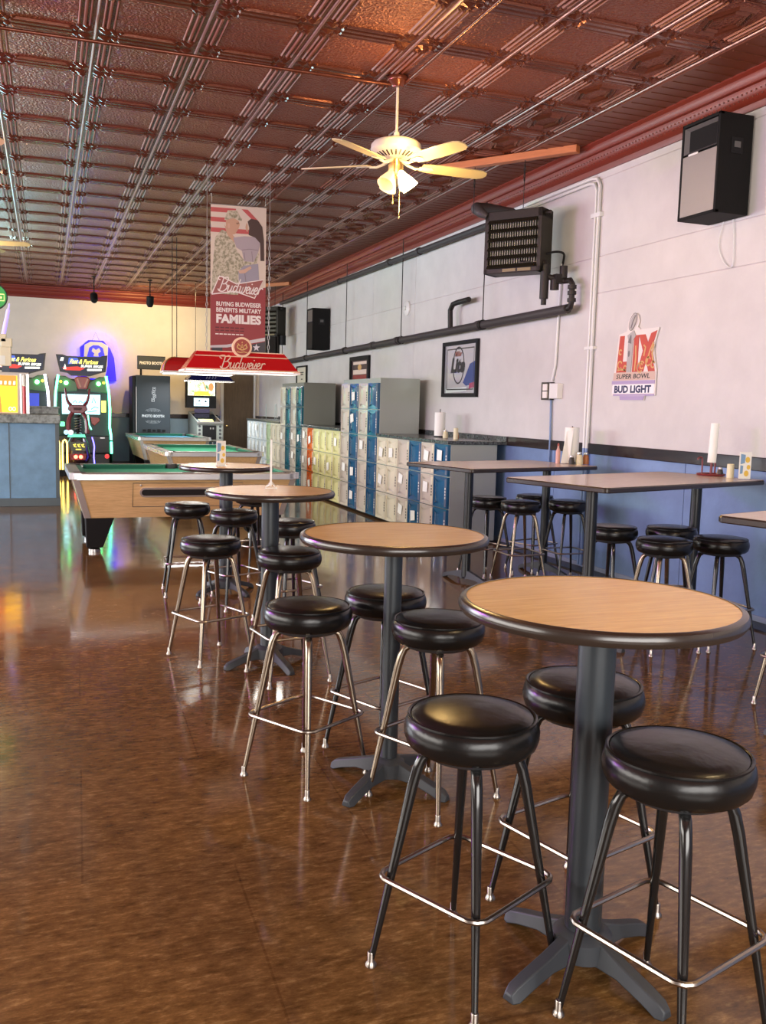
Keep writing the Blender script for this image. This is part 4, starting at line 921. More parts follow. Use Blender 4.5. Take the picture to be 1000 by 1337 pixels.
# ================================================================== POOL LAMPS
def trapezoid_lamp(cx_, cy_, zb, zt, Lb, Lt, db, dt, m_, label, cords, rz=0.0):
    t = thing('pool_lamp', label, 'lamp', (cx_, cy_, 0), rz, 'hanging lamps over the pool tables')
    q = MB(); zl = [(zb, Lb/2, db/2), (zb+(zt-zb)*.74, Lb/2-(Lb-Lt)/2*.74, db/2-(db-dt)/2*.74), (zt, Lt/2, dt/2)]
    vs = [p for z, a, b in zl for p in ((-a, -b, z), (a, -b, z), (a, b, z), (-a, b, z))]
    q.add(vs, [(4*k+i, 4*k+(i+1) % 4, 4*k+4+(i+1) % 4, 4*k+4+i) for k in range(2) for i in range(4)]+[(8, 9, 10, 11)]).build('shade', m_, t, smooth=0)
    a, b = Lb/2, db/2
    tr = MB()
    for s_ in (-1, 1): tr.bx(-a-.01, a+.01, s_*b-.01, s_*b+.01, zb-.020, zb-.002).bx(s_*a-.01, s_*a+.01, -b, b, zb-.022, zb+.004)
    tr.build('bottom_trim', M['white_trim'], t, smooth=0)
    MB().bx(-a+.03, a-.03, -b+.03, b-.03, zb+.004, zb+.010).build('diffuser', M['lamp_in'], t, smooth=0)
    for x in cords:
        if m_ is not M['red'] or len(cords) == 2 and cords[0] == -.38:
            MB().tube([(x, 0, zt), (x, 0, ZC)], .005, 6).build('cord', M['black'], t)
        else:
            ch = MB()
            n = int((ZC-.6-zt)/.055)
            for i in range(n):
                z = zt+.02+i*.055; d_ = i % 2
                ch.tube([(x+(.011*math.cos(u) if d_ else 0), 0 if d_ else .011*math.cos(u), z+.03*math.sin(u)) for u in (j*PI/3 for j in range(6))], .004, 5, True)
            ch.tube([(x, 0, zt+n*.055), (x, 0, ZC)], .004, 5)
            ch.build('chain', M['steel'], t)
    return t
def lamp_face(cx_, zt, zb, Lb, Lt, db, dt):
    return Vector((0, -(db-dt)/2, zt-zb))
l1 = trapezoid_lamp(2.065, 10.38, 1.935, 2.145, 1.275, .98, .46, .20, M['red'], 'red trapezoid billiard lamp lettered Budweiser, on two chains over the nearest pool table', (-.37, .33))
sl = Vector((0, (.46-.20)/2, .21)).normalized()
F = frame((0, -.232, 1.935), (1, 0, 0), tuple(sl))
put_script(MB(), F, .0, .100, .56, .002, .004, .15, .28, 1.05, .0).build('lettering', flat('gold_letter', (.85, .70, .52)), l1, smooth=0)
MB().ribbon([(-.52, .185), (.52, .185)], .010, F, .001, .006).build('gold_line', M['red_trim'], l1, smooth=0)
MB().ribbon([(-.64, .008), (.64, .008)], .016, F, .001, .008).build('gold_line', M['red_trim'], l1, smooth=0)
MB().bx(-.48, .48, -.105, .105, 2.142, 2.152).build('top_trim', M['red_trim'], l1, smooth=0)
F2 = frame((0, -.14, 2.20), (1, 0, 0), (0, 0, 1))
e1 = MB().prism(ell(0, 0, .112, .112, 36), F2, -.03, 0).build('emblem', M['red_trim'], l1, smooth=0, bevel=.004)
MB().prism(ell(0, 0, .088, .088, 32), F2, 0, .003).build('emblem_field', flat('emblem_red', (.30, .025, .02), .3), e1, smooth=0)
g = MB()
g.ribbon(smooth_pts([(-.04, .03), (-.055, .0), (-.03, -.02), (0, -.03), (.03, -.02), (.055, 0), (.035, .03)], 3), .012, F2, .003, .005)
for pl in ([(-.02, -.03), (0, .035), (.02, -.03)], [(-.012, 0), (.012, 0)], [(-.05, .04), (-.02, .01)], [(.05, .04), (.02, .01)], [(-.06, -.05), (-.02, -.06), (.02, -.05), (.06, -.06)]): g.ribbon(pl, .009, F2, .003, .0052)
g.prism([(-.008, .045), (0, .065), (.008, .045)], F2, .003, .005).build('eagle_monogram', flat('emblem_gold', (.62, .40, .12), .35), e1, smooth=0)
area('billiard_light_1', (2.06, 10.38, 1.90), (0, 0, 0), 1.1, .36, 16, (1.0, .95, .85))
# domed red lamp
t = thing('pool_lamp', 'domed red lamp with a gold rib, partly hidden behind the lettered red one', 'lamp', (2.32, 15.1, 0), 0, 'hanging lamps over the pool tables')
q = MB(); secs = []
prf = [(1.0, 0), (.93, .09), (.78, .16), (.55, .205), (.30, .222)]
vs = [(sx*(.56-.28+.28*s_), sy*.20*s_, 2.065+z) for s_, z in prf for sx, sy in ((-1, -1), (1, -1), (1, 1), (-1, 1))]
q.add(vs, [(4*k+i, 4*k+(i+1) % 4, 4*k+4+(i+1) % 4, 4*k+4+i) for k in range(4) for i in range(4)]+[(16, 17, 18, 19)]).build('shade', M['red'], t, smooth=0.3)
for sx in (-1, 1):
    for sy in (-1, 1): MB().tube([(sx*(.56-.28+.28*s_), sy*.20*s_, 2.067+z) for s_, z in prf], .010, 6).build('rib', M['brass'], t)
MB().bx(-.57, .57, -.21, .21, 2.03, 2.065).build('bottom_trim', M['white_trim'], t, smooth=0)
MB().bx(-.53, .53, -.17, .17, 2.020, 2.030).build('diffuser', M['lamp_in'], t, smooth=0)
for x in (-.40, -.33, .38): MB().tube([(x, 0, 2.27), (x, 0, ZC)], .006, 6).build('cord', M['black'], t)
area('billiard_light_2', (2.32, 15.1, 2.0), (0, 0, 0), 1.0, .34, 36, (1.0, .95, .85))
l3 = trapezoid_lamp(3.42, 20.6, 2.055, 2.225, 1.02, .72, .50, .24, M['navy'], 'navy blue billiard lamp seen beneath the lettered red one', (-.3, .3))
F = frame((0, -.25, 2.055), (1, 0, 0), (0, .13, .17))
g = MB()
for x in (-.10, -.04, .03, .09): g.ribbon([(x, .05), (x+.03, .10), (x+.03, .15)], .016, F, .002, .004)
g.build('pale_print', flat('navy_print', (.35, .36, .5)), l3, smooth=0)
area('billiard_light_3', (2.9, 20.6, 2.04), (0, 0, 0), .9, .34, 45, (.95, .97, 1.0))

# ================================================================== BANNER
t = thing('banner', 'tall hanging vinyl banner with a printed couple, red lower half and white wording', 'banner', (2.31, 11.73, 0), -.10)
bw, z0, z1 = .345, 2.215, 4.03
F = frame((0, 0, 0), (1, 0, 0), (0, 0, 1))
H_ = z1-z0
def bz(v): return z0+v*H_        # v 0..1 from the bottom
def bx_(u): return -bw+u*2*bw    # u 0..1 from the left
def P2(pts): return [(bx_(u), bz(1-v)) for u, v in pts]      # picture coordinates (v down)
MB().prism([(-bw, z0), (bw, z0), (bw, z1), (-bw, z1)], F, -.004, .0).build('sheet', flat('banner_cream', (.70, .62, .48)), t, smooth=0)
MB().tube([(-bw-.02, .0, z1+.005), (bw+.02, .0, z1+.005)], .009, 8).build('top_rod', M['steel'], t)
for s_ in (-1, 1): MB().tube([(s_*bw*.97, 0, z1), (s_*bw*.97, 0, ZC)], .004, 6).build('hanging_cord', M['steel'], t)
b = MB()
for v0, v1 in ((.02, .05), (.085, .115), (.155, .185)): b.prism(P2([(0, v0), (.45, v0), (.45, v1), (0, v1)]), F, .0002, .0012)
b.prism(P2([(.55, .02), (.66, .02), (.88, .10), (.80, .105)]), F, .0002, .0012).prism(P2([(.45, .155), (.75, .155), (.75, .185), (.45, .185)]), F, .0002, .0012)
b.build('flag_stripes', flat('stripe_red', (.52, .10, .09)), t, smooth=0)
MB().prism(P2([(0, .60), (.25, .55), (.5, .58), (1, .54), (1, .99), (0, .99)]), F, .0004, .0016).build('red_field', flat('banner_red', (.30, .035, .04)), t, smooth=0)
cam_m = flat('camouflage', (.42, .40, .26)); cam_m.use_nodes = True
setc(cam_m, ramp(cam_m, noise(cam_m, coords(cam_m, 'Object'), 26, 3), [(.40, (.26, .25, .15)), (.50, (.48, .45, .30)), (.62, (.62, .58, .42))]))
MB().prism(P2([(.02, .60), (.04, .40), (.08, .22), (.20, .165), (.36, .19), (.47, .30), (.62, .37), (.82, .28), (.88, .32), (.80, .42), (.60, .44), (.50, .43), (.50, .60)]), F, .0008, .0022).build('printed_jacket', cam_m, t, smooth=0)
MB().prism(P2([(.24, .10), (.30, .055), (.48, .055), (.56, .085), (.55, .10), (.40, .085), (.28, .10)]), F, .0022, .0034).prism(P2([(.24, .10), (.30, .035), (.47, .03), (.53, .075)]), F, .0018, .003).build('printed_cap', cam_m, t, smooth=0)
sk_ = flat('printed_skin', (.58, .36, .22))
MB().prism(P2([(.27, .10), (.42, .085), (.50, .10), (.52, .125), (.50, .15), (.44, .19), (.34, .20), (.27, .15)]), F, .0014, .0026).prism(P2([(.24, .13), (.30, .16), (.45, .22), (.43, .25), (.30, .20)]), F, .0026, .0034).prism(P2([(.64, .11), (.66, .12), (.67, .17), (.64, .165), (.62, .14)]), F, .0014, .0028).build('printed_skin', sk_, t, smooth=0)
MB().prism(P2([(.50, .435), (.60, .425), (.72, .40), (.74, .415), (.62, .45), (.52, .455)]), F, .0036, .0044).prism(P2([(.30, .125), (.335, .12), (.345, .15), (.31, .155)]), F, .0026, .0032).build('printed_hand', flat('printed_skin_light', (.64, .42, .28)), t, smooth=0)
b = MB()
for pl in ([(.56, .295), (.70, .285), (.86, .29)], [(.60, .31), (.62, .36)], [(.74, .30), (.76, .37)], [(.60, .42), (.66, .56)]): b.ribbon(P2(pl), .008, F, .0036, .0042)
b.build('sweater_folds', flat('sweater_fold', (.26, .22, .23)), t, smooth=0)
MB().prism(P2([(.45, .115), (.50, .11), (.515, .118), (.47, .125)]), F, .0026, .0032).prism(P2([(.27, .155), (.33, .20), (.40, .20), (.36, .215), (.28, .185)]), F, .0026, .0032).build('face_shade', flat('printed_shade', (.30, .18, .10)), t, smooth=0)
MB().prism(P2([(.40, .215), (.60, .20), (.84, .20), (.90, .24), (.86, .30), (.78, .37), (.60, .37), (.56, .30), (.46, .28)]), F, .0024, .0036).build('printed_sweater', flat('sweater', (.42, .37, .37)), t, smooth=0)
MB().prism(P2([(.50, .44), (.60, .40), (.86, .38), (.88, .50), (.86, .56), (.52, .585)]), F, .0012, .0024).build('printed_jeans', flat('jeans', (.33, .32, .36)), t, smooth=0)
MB().prism(P2([(.66, .10), (.72, .08), (.84, .085), (.93, .13), (.96, .22), (.97, .36), (.90, .36), (.89, .24), (.80, .205), (.68, .19), (.69, .14)]), F, .0030, .0042).build('printed_hair', flat('hair_brown', (.07, .04, .03)), t, smooth=0)
b = MB(); bow = P2([(.02, .605), (.16, .478), (.47, .527), (.96, .488), (.80, .618), (.44, .578), (.02, .605)])
MB().prism(bow[:-1], F, .0030, .0040).build('bow_tie', flat('bow_red', (.34, .11, .09)), t, smooth=0)
b.ribbon(bow, .014, F, .0042, .0052); put_script(b, F, .03, bz(1-.545), .62, .0045, .0055, .16, .25, 1.0, -.05)
b.build('script_and_outline', flat('banner_white', (.86, .80, .72)), t, smooth=0)
b = MB()
put_text(b, 'BUYING BUDWEISER', F, 0.01, bz(1-.667), .565, .056, .0045, .03)
put_text(b, 'BENEFITS MILITARY', F, 0.01, bz(1-.708), .565, .056, .0045, .03)
put_text(b, 'FAMILIES', F, 0.01, bz(1-.768), .565, .115, .0045, .05)
b.build('lettering', flat('banner_white', (.86, .8, .72)), t, smooth=0)
b = MB()
for i in range(7): b.prism(P2([(.09+.075*i, .870), (.15+.075*i, .870), (.15+.075*i, .877), (.09+.075*i, .877)]), F, .002, .003)
b.build('small_print', flat('banner_white', (.8, .7, .6)), t, smooth=0)
b = MB()
for v in (.825, .845):
    for i in range(6): b.prism(P2([(.09+.09*i, v), (.16+.09*i, v), (.16+.09*i, v+.008), (.09+.09*i, v+.008)]), F, .002, .003)
b.build('small_print', flat('print_maroon', (.12, .012, .016)), t, smooth=0)
MB().prism(P2([(0, .955), (.30, .945), (1, .885), (1, .91), (.30, .965), (0, .97)]), F, .0022, .0032).build('silver_band', flat('silver_print', (.62, .60, .58)), t, smooth=0)
MB().prism(P2([(.62, .95), (1, .915), (1, 1), (.58, 1)]), F, .0018, .0028).build('dark_corner', flat('dark_print', (.05, .05, .06)), t, smooth=0)
MB().prism(P2([(.03, .965), (.22, .965), (.22, .998), (.03, .998)]), F, .0018, .0028).build('dark_corner', flat('dark_print', (.05, .05, .06)), t, smooth=0)
st = [(.84+.07*(1 if i % 2 == 0 else .42)*math.sin(i*PI/5), .958-.028*(1 if i % 2 == 0 else .42)*math.cos(i*PI/5)) for i in range(10)]
MB().prism(P2(st), F, .0030, .0042).build('star', flat('star_print', (.72, .70, .72)), t, smooth=0)

# ================================================================== BAR COUNTER ON THE LEFT
t = thing('bar_counter', 'grey-blue fronted bar counter with mottled dark top, at the left picture edge', 'counter', (0, 14.3, 0))
MB().bx(-4.2, .17, .03, .75, .12, 1.215).build('front_panel', M['bar_front'], t, smooth=0)
MB().bx(-4.2, .195, 0, .78, 0, .12).bx(.13, .185, .012, .05, .12, 1.215).build('plinth_trim', M['bar_trim'], t, smooth=0, bevel=.004)
MB().bx(-4.2, .205, -.04, .80, 1.215, 1.345).build('counter_top', M['bar_top'], t, smooth=0, bevel=.008)
for x in (-.50, -1.3, -2.1): MB().bx(x-.006, x+.006, .024, .032, .12, 1.215).build('panel_batten', M['bar_trim'], t, smooth=0)
t = thing('raised_ledge', 'mottled dark raised ledge standing on the end of the bar counter', 'ledge', (-.03, 14.85, 1.345))
MB().bx(-.30, .215, -.12, .20, 0, .09).bx(-.32, .235, -.14, .22, .09, .115).build('slab', M['bar_top'], t, smooth=0, bevel=.004)
t = thing('ticket_machine', 'backlit yellow and orange dispenser box standing on the bar counter', 'machine', (-.72, 14.50, 1.345))
MB().bx(-.35, .50, .02, .19, 0, .60).build('box', flat('machine_silver', (.50, .48, .46), .3), t, smooth=0, bevel=.006)
F = frame((0, .018, 0), (1, 0, 0), (0, 0, 1))
MB().prism([(-.30, .02), (.34, .02), (.34, .55), (-.30, .55)], F, 0, .004).build('yellow_panel', glow('yellow_panel', (1.0, .50, .015), 2.0), t, smooth=0)
MB().prism([(-.30, .40), (.33, .40), (.33, .55), (-.30, .55)], F, .004, .006).prism([(-.05, .02), (.13, .02), (.10, .40), (-.05, .40)], F, .004, .0055).build('orange_header', glow('orange_header', (.85, .22, .03), 1.0), t, smooth=0)
g = MB()
for x in (.06, .12, .18, .24, .30): g.prism([(x-.016, .42), (x+.012, .42), (x+.016, .47), (x-.012, .47)], F, .006, .007)
for x in (.24, .29): g.ribbon(ell(x, .07, .02, .026, 10)+[(x+.02, .07)], .009, F, .005, .007)
g.build('pale_print', glow('cream_print', (1, .9, .6), 1.6), t, smooth=0)
MB().bx(.375, .40, .005, .03, 0, .58).bx(.46, .50, .005, .03, 0, .58).build('silver_edge', M['steel'], t, smooth=0)
t = thing('red_tube', 'slim red and clear cylinder beside the yellow dispenser on the bar', 'tube', (-.285, 14.44, 1.345))
MB().lathe([(0, .005), (.022, .005), (.022, .40), (0, .40)], 14).build('red_fill', flat('tube_red', (.55, .03, .05), .25), t)
MB().lathe([(.024, .41), (.028, .41), (.028, .55), (.015, .57), (0, .57)], 14).lathe([(0, 0), (.03, 0), (.03, .006), (0, .006)], 14).build('clear_top', M['conduit'], t)
t = thing('beer_tower', 'cream stepped tap handle tower rising behind the yellow dispenser', 'tap', (-.55, 14.96, 1.345))
MB().bx(-.05, .05, -.05, .05, 0, .70).build('post', flat('tap_post', (.06, .08, .12)), t, smooth=0)
MB().bx(-.075, .085, -.06, .06, .70, .98).bx(-.06, .10, -.06, .06, .98, 1.11).bx(-.10, .02, -.06, .06, 1.05, 1.17).build('handle_block', flat('tap_cream', (.78, .72, .55)), t, smooth=0, bevel=.01)
MB().bx(-.08, .00, -.064, -.06, .72, .85).build('cream_label', M['paper'], t, smooth=0)
MB().tube([(-.02, 0, 1.16), (.055, 0, 1.53)], [.032, .026], 10).tube([(.055, 0, 1.53), (.07, 0, 1.62)], [.014, .010], 8).build('violet_stick', glow('violet_stick', (.45, .36, .95), .8), t)
t = thing('round_sign', 'green round sign with a yellow emblem at the left picture edge under the ceiling', 'sign', (-.555, 12.0, 2.765))
F = frame((0, 0, 0), (1, 0, 0), (0, 0, 1))
MB().prism(ell(0, 0, .155, .155, 36), F, -.05, 0).build('disc', flat('sign_green_dark', (.02, .06, .03)), t, smooth=0, bevel=.006)
MB().prism(ell(0, 0, .140, .140, 36), F, 0, .004).build('face', glow('sign_green', (.02, .30, .05), .5), t, smooth=0)
MB().ribbon([(-.10, .03), (.115, .03), (.115, -.045), (.05, -.045), (.035, -.06), (.02, -.045), (-.10, -.045), (-.10, .03)], .010, F, .004, .008).ribbon([(.0, -.008), (.09, -.008)], .022, F, .004, .008).build('emblem', glow('sign_yellow', (.85, .85, .25), 1.0), t, smooth=0)
for x in (-.08, .08): MB().tube([(x, .025, .13), (x*.9, .025, ZC-2.765)], .003, 5).build('hanging_wire', M['dark_iron'], t)

# ================================================================== ARCADE BIKE RACERS
def arcade(x, label, green=True):
    t = thing('arcade_racer', label, 'arcade machine', (x, 21.4, 0), 0, 'racing bike arcade cabinets')
    body = MB()
    MB().bx(-.56, .56, .12, 1.0, 0, 2.02).build('cabinet', flat('cab_dark', (.012, .035, .035), .35), t, smooth=0, bevel=.01)
    MB().bx(-.56, .56, -.05, .14, .40, .78).bx(-.56, .56, -.10, .14, .05, .38).build('dash', flat('cab_black', (.012, .014, .016), .3), t, smooth=0, bevel=.012)
    F = frame((0, .115, 0), (1, 0, 0), (0, 0, 1))
    sc_ = MB().prism([(-.43, 1.25), (.37, 1.25), (.38, 1.685), (-.43, 1.685)], F, 0, .012).build('screen', glow('arc_screen' if green else 'arc_screen_blue', (.42, .86, .95) if green else (.03, .05, .35), 1.7 if green else .9), t, smooth=0)
    g = MB()
    if green:
        for pl in ([(-.20, 1.50), (-.15, 1.55), (-.12, 1.50)], [(-.08, 1.50), (-.04, 1.54), (0, 1.50)], [(.03, 1.50), (.06, 1.54), (.10, 1.50)], [(.18, 1.36), (.26, 1.42), (.34, 1.39)], [(.2, 1.5), (.24, 1.62), (.28, 1.5)], [(.1, 1.30), (.3, 1.33)]): g.ribbon(pl, .018, F, .012, .014)
        g.build('screen_picture', glow('arc_dark', (.05, .25, .35), .8), sc_, smooth=0)
        MB().prism([(.40, 1.30), (.50, 1.30), (.50, 1.56), (.40, 1.56)], F, 0, .012).build('yellow_card', glow('yellow_card', (.9, .75, .15), 1.2), t, smooth=0)
    for sx in (-1, 1):      # speaker pods with green lamps
        pl = [(sx*.10, 1.76), (sx*.55, 1.72), (sx*.55, 2.08), (sx*.36, 2.08), (sx*.12, 1.95)]
        p = MB().prism(pl, F, 0, .10).build('speaker_pod', flat('pod_green', (.05, .14, .06), .3), t, smooth=0, bevel=.015)
        MB().lathe([(0, 0), (.045, 0), (.035, .03), (0, .04)], 16, F(sx*.34, 1.93, .10), Matrix.Rotation(PI/2, 3, 'X')).build('lamp', glow('green_lamp', (.10, 1.0, .18), 22), p)
        MB().lathe([(0, 0), (.028, 0), (.02, .02), (0, .025)], 14, F(sx*.45, 1.955, .10), Matrix.Rotation(PI/2, 3, 'X')).build('amber_lamp', glow('amber_lamp', (1.0, .62, .05), 3), p)
        e = .59*sx
        pts = [(sx*.50, .0, 2.10), (sx*.555, -.01, 1.75), (sx*.575, -.02, 1.37), (sx*.565, -.04, .97), (sx*.59, -.07, .80), (sx*.595, -.08, .69)]
        MB().tube(pts, .026, 8).build('light_strip', glow('strip_teal' if (sx > 0) == green or green else 'strip_white', (.12, .95, .48) if (sx > 0) == green or green else (.75, .72, .95), 5), t)
        MB().tube([(sx*.595, -.08, .655), (sx*.60, -.09, .39)], .026, 8).build('light_strip', glow('strip_teal', (.12, 1.0, .45), 10), t)
        MB().add([(sx*.52, 0, 2.10), (sx*.60, 0, 1.4), (sx*.58, 0, .95), (sx*.62, -.06, .7), (sx*.62, -.06, .05), (sx*.58, 1.0, .05), (sx*.58, 1.0, 2.02)], [(0, 1, 2, 3, 4, 5, 6)]).build('side_panel', flat('cab_teal', (.03, .16, .14), .3), t, smooth=0)
    # red fairing over the screen and on the dash
    MB().prism([(-.17, 2.02), (-.10, 2.08), (.10, 2.08), (.17, 2.02), (.10, 1.80), (-.10, 1.80)], F, .06, .16).build('red_fairing', flat('fairing_red', (.28, .03, .02), .25), t, smooth=0, bevel=.02)
    MB().ribbon([(-.11, 2.03), (-.04, 1.84)], .035, F, .16, .17).ribbon([(.11, 2.03), (.04, 1.84)], .035, F, .16, .17).build('fairing_line', flat('fairing_light', (.50, .22, .14), .3), t, smooth=0)
    F3 = frame((0, -.06, 0), (1, 0, 0), (0, 0, 1))
    MB().prism([(.16, 1.20), (.34, 1.18), (.36, 1.12), (.24, 1.0), (.18, 1.05)], F3, 0, .08).build('side_fairing', flat('fairing_red', (.28, .03, .02), .25), t, smooth=0, bevel=.012)
    MB().prism(rrect(-.43, 1.03, .10, .10, .02), F3, -.1, .01).build('start_button', glow('green_button', (.15, .75, .35), 1.5), t, smooth=0)
    MB().prism([(.36, .72), (.46, .72), (.46, .75), (.36, .75)], F3, 0, .01).build('coin_plate', M['steel'], t, smooth=0)
    MB().lathe([(0, 0), (.05, 0), (.045, .04), (0, .05)], 16, F3(.50, .33, .05), Matrix.Rotation(PI/2, 3, 'X')).build('red_button', glow('red_button', (.9, .06, .06), 1.0), t)
    # marquee
    F4 = frame((0, -.12, 0), (1, 0, 0), (0, 0, 1)); s_ = .54/.54
    mq = [(-.545, 2.535), (-.41, 2.535), (-.315, 2.505), (.36, 2.51), (.415, 2.535), (.53, 2.55), (.485, 2.19), (.365, 2.155), (.155, 2.085), (-.235, 2.085), (-.315, 2.145), (-.465, 2.165)]
    mo = MB().prism(mq, F4, -.10, 0).build('marquee', flat('cab_black', (.01, .01, .01)), t, smooth=0)
    inn = [(x*.93, 2.325+(z-2.325)*.86) for x, z in mq]
    MB().prism(inn, F4, 0, .004).build('marquee_art', glow('marquee_art', (.012, .016, .03), 1.0), mo, smooth=0)
    g = MB().prism([(-.42, 2.26), (-.10, 2.29), (.05, 2.25), (-.05, 2.20), (-.35, 2.20)], F4, .004, .006).build('marquee_red_car', glow('marquee_red', (.55, .04, .03), .9), mo, smooth=0)
    g = MB(); put_text(g, 'Fast & Furious', F4, .04, 2.395, .58, .095, .008, .02, .35); g.build('lettering', glow('marquee_yellow', (1.0, .85, .15), 1.6), mo, smooth=0)
    g = MB(); put_text(g, 'SUPER BIKES', F4, .20, 2.30, .46, .055, .008, .03, .2)
    g.prism([(.10, 2.20), (.40, 2.21), (.40, 2.25), (.10, 2.24)], F4, .004, .007).prism([(-.46, 2.40), (-.40, 2.40), (-.38, 2.47), (-.44, 2.47)], F4, .004, .006).prism([(-.40, 2.22), (-.33, 2.22), (-.36, 2.34)], F4, .004, .006)
    g.build('white_print', glow('marquee_white', (.9, .92, .8), 1.3), mo, smooth=0)
    MB().prism([(-.30, 2.33), (-.05, 2.36), (-.10, 2.47), (-.28, 2.47)], F4, .003, .005).build('marquee_blue', glow('marquee_blue', (.05, .10, .45), 1.0), mo, smooth=0)
    return t
arcade(.775, 'tall racing bike arcade cabinet with lit teal edge strips and pale blue screen')
arcade(-.50, 'second racing bike arcade cabinet behind the bar counter, screen dark blue', False)
# ride-on bikes
def ride_bike(x, label):
    t = thing('ride_on_bike', label, 'arcade bike', (x, 20.35, 0), 0, 'ride-on arcade bikes')
    red = flat('bike_red', (.16, .018, .03), .25); F = frame((0, -.05, 0), (1, 0, 0), (0, 0, 1))
    MB().prism([(-.17, 1.46), (.17, 1.46), (.20, 1.36), (.11, 1.28), (-.11, 1.28), (-.20, 1.36)], F, -.12, .05).build('head_cowl', red, t, smooth=0, bevel=.02)
    MB().prism([(-.085, 1.405), (.085, 1.405), (.07, 1.35), (-.07, 1.35)], F, .05, .055).build('cowl_vent', flat('bike_dark', (.05, .008, .012)), t, smooth=0)
    for sx in (-1, 1):
        MB().tube(smooth_pts([(sx*.13, -.02, 1.45), (sx*.19, 0, 1.52), (sx*.225, 0, 1.66), (sx*.245, .02, 1.80)], 3), [.035]*3+[.03]*3+[.022]*4, 8).build('fork_arm', red, t)
        MB().tube(smooth_pts([(sx*.10, 0, 1.30), (sx*.165, -.01, 1.18), (sx*.185, -.03, 1.0), (sx*.18, -.05, .86)], 3), [.045]*4+[.05]*6, 8).build('side_arm', red, t)
    MB().tube([(.205, -.03, 1.25), (.225, -.04, 1.05), (.27, -.05, .95)], .013, 8).build('green_tube', glow('strip_teal', (.12, 1.0, .45), 10), t)
    sp = MB(); sp.tube([(.07*math.cos(a), .03*math.sin(a)-.02, .93+a*.0085) for a in (i*PI/5 for i in range(50))], .010, 6); sp.build('coil_spring', M['steel'], t)
    MB().lathe([(0, .88), (.05, .88), (.05, 1.25), (0, 1.25)], 12, (0, .03, 0)).build('column', M['black'], t)
    # body: long rounded tail section
    bd = MB(); secs = []
    for y, wd, z0, z1 in ((-.42, .13, .34, .74), (-.36, .22, .20, .84), (-.15, .27, .14, .90), (.15, .27, .14, .90), (.55, .22, .2, .80)):
        secs.append([(wd*math.cos(a)*(1 if math.sin(a) < 0 else .82), y, (z0+z1)/2+(z1-z0)/2*math.sin(a)) for a in (i*2*PI/14 for i in range(14))])
    vs = [p for s_ in secs for p in s_]; n = 14
    bd.add(vs, [(k*n+i, k*n+(i+1) % n, k*n+n+(i+1) % n, k*n+n+i) for k in range(4) for i in range(n)]+[tuple(range(n)), tuple(reversed(range(4*n, 5*n)))]).build('body', flat('bike_body', (.03, .012, .018), .22), t, smooth=1.2)
    Ft = frame((0, -.425, 0), (1, 0, 0), (0, 0, 1))
    MB().prism([(-.22, .80), (.14, .80), (.12, .86), (-.20, .86)], Ft, -.02, .004).build('green_bar', glow('green_bar', (.10, .55, .30), 1.6), t, smooth=0)
    MB().prism([(-.15, .52), (.13, .52), (.16, .70), (-.18, .70)], Ft, -.02, .004).build('number_panel', flat('panel_grey', (.12, .13, .10)), t, smooth=0)
    g = MB()
    for x0 in (-.08, 0, .08): g.ribbon([(x0-.03, .64), (x0+.02, .66), (x0-.01, .61), (x0+.035, .60)], .022, Ft, .004, .007)
    g.prism([(-.06, .54), (.05, .54), (.05, .56), (-.06, .56)], Ft, .004, .007); g.build('yellow_print', glow('yellow_print', (.95, .75, .1), 1.3), t, smooth=0)
    MB().prism([(-.17, .33), (.13, .33), (.15, .46), (-.18, .46)], Ft, -.02, .004).build('tail_panel', flat('tail_red', (.25, .02, .02), .25), t, smooth=0)
    for x0 in (-.06, .04): MB().lathe([(0, 0), (.04, 0), (.03, .015), (0, .02)], 14, Ft(x0, .395, .004), Matrix.Rotation(PI/2, 3, 'X')).build('tail_lamp', glow('tail_lamp', (1.0, .10, .06), 8), t)
    MB().tube(smooth_pts([(.27, -.30, .80), (.31, -.32, .62), (.30, -.33, .40), (.32, -.33, .18)], 4), .012, 8).build('blue_strip', glow('blue_strip', (.12, .10, 1.0), 6), t)
    for x0 in (-.42, -.27):
        MB().tube([(x0-.045, -.40, .12), (x0-.045, -.40, .66), (x0-.03, -.40, .72), (x0, -.40, .745), (x0+.03, -.40, .72), (x0+.045, -.40, .66), (x0+.045, -.40, .12)], .016, 8).build('gold_tube', glow('gold_tube', (1.0, .66, .12), 5), t)
    MB().bx(-.30, .30, -.45, .85, 0, .12).build('platform', M['black'], t, smooth=0, bevel=.01)
    MB().bx(-.50, -.20, -.43, -.37, 0, .13).build('tube_foot', M['black'], t, smooth=0)
    for dx, m_ in ((-.24, 'blue_print'), (-.15, 'white_lamp')): MB().lathe([(0, 0), (.05, 0), (.04, .02), (0, .03)], 12, (dx, -.44, .90), Matrix.Rotation(PI/2, 3, 'X')).build('tail_light', glow(m_, (.3, .6, 1.0) if m_ == 'blue_print' else (.9, .95, 1), 1.6), t)
    return t
ride_bike(.635, 'dark red ride-on arcade bike with glowing gold tubes, before the lit racing screen')

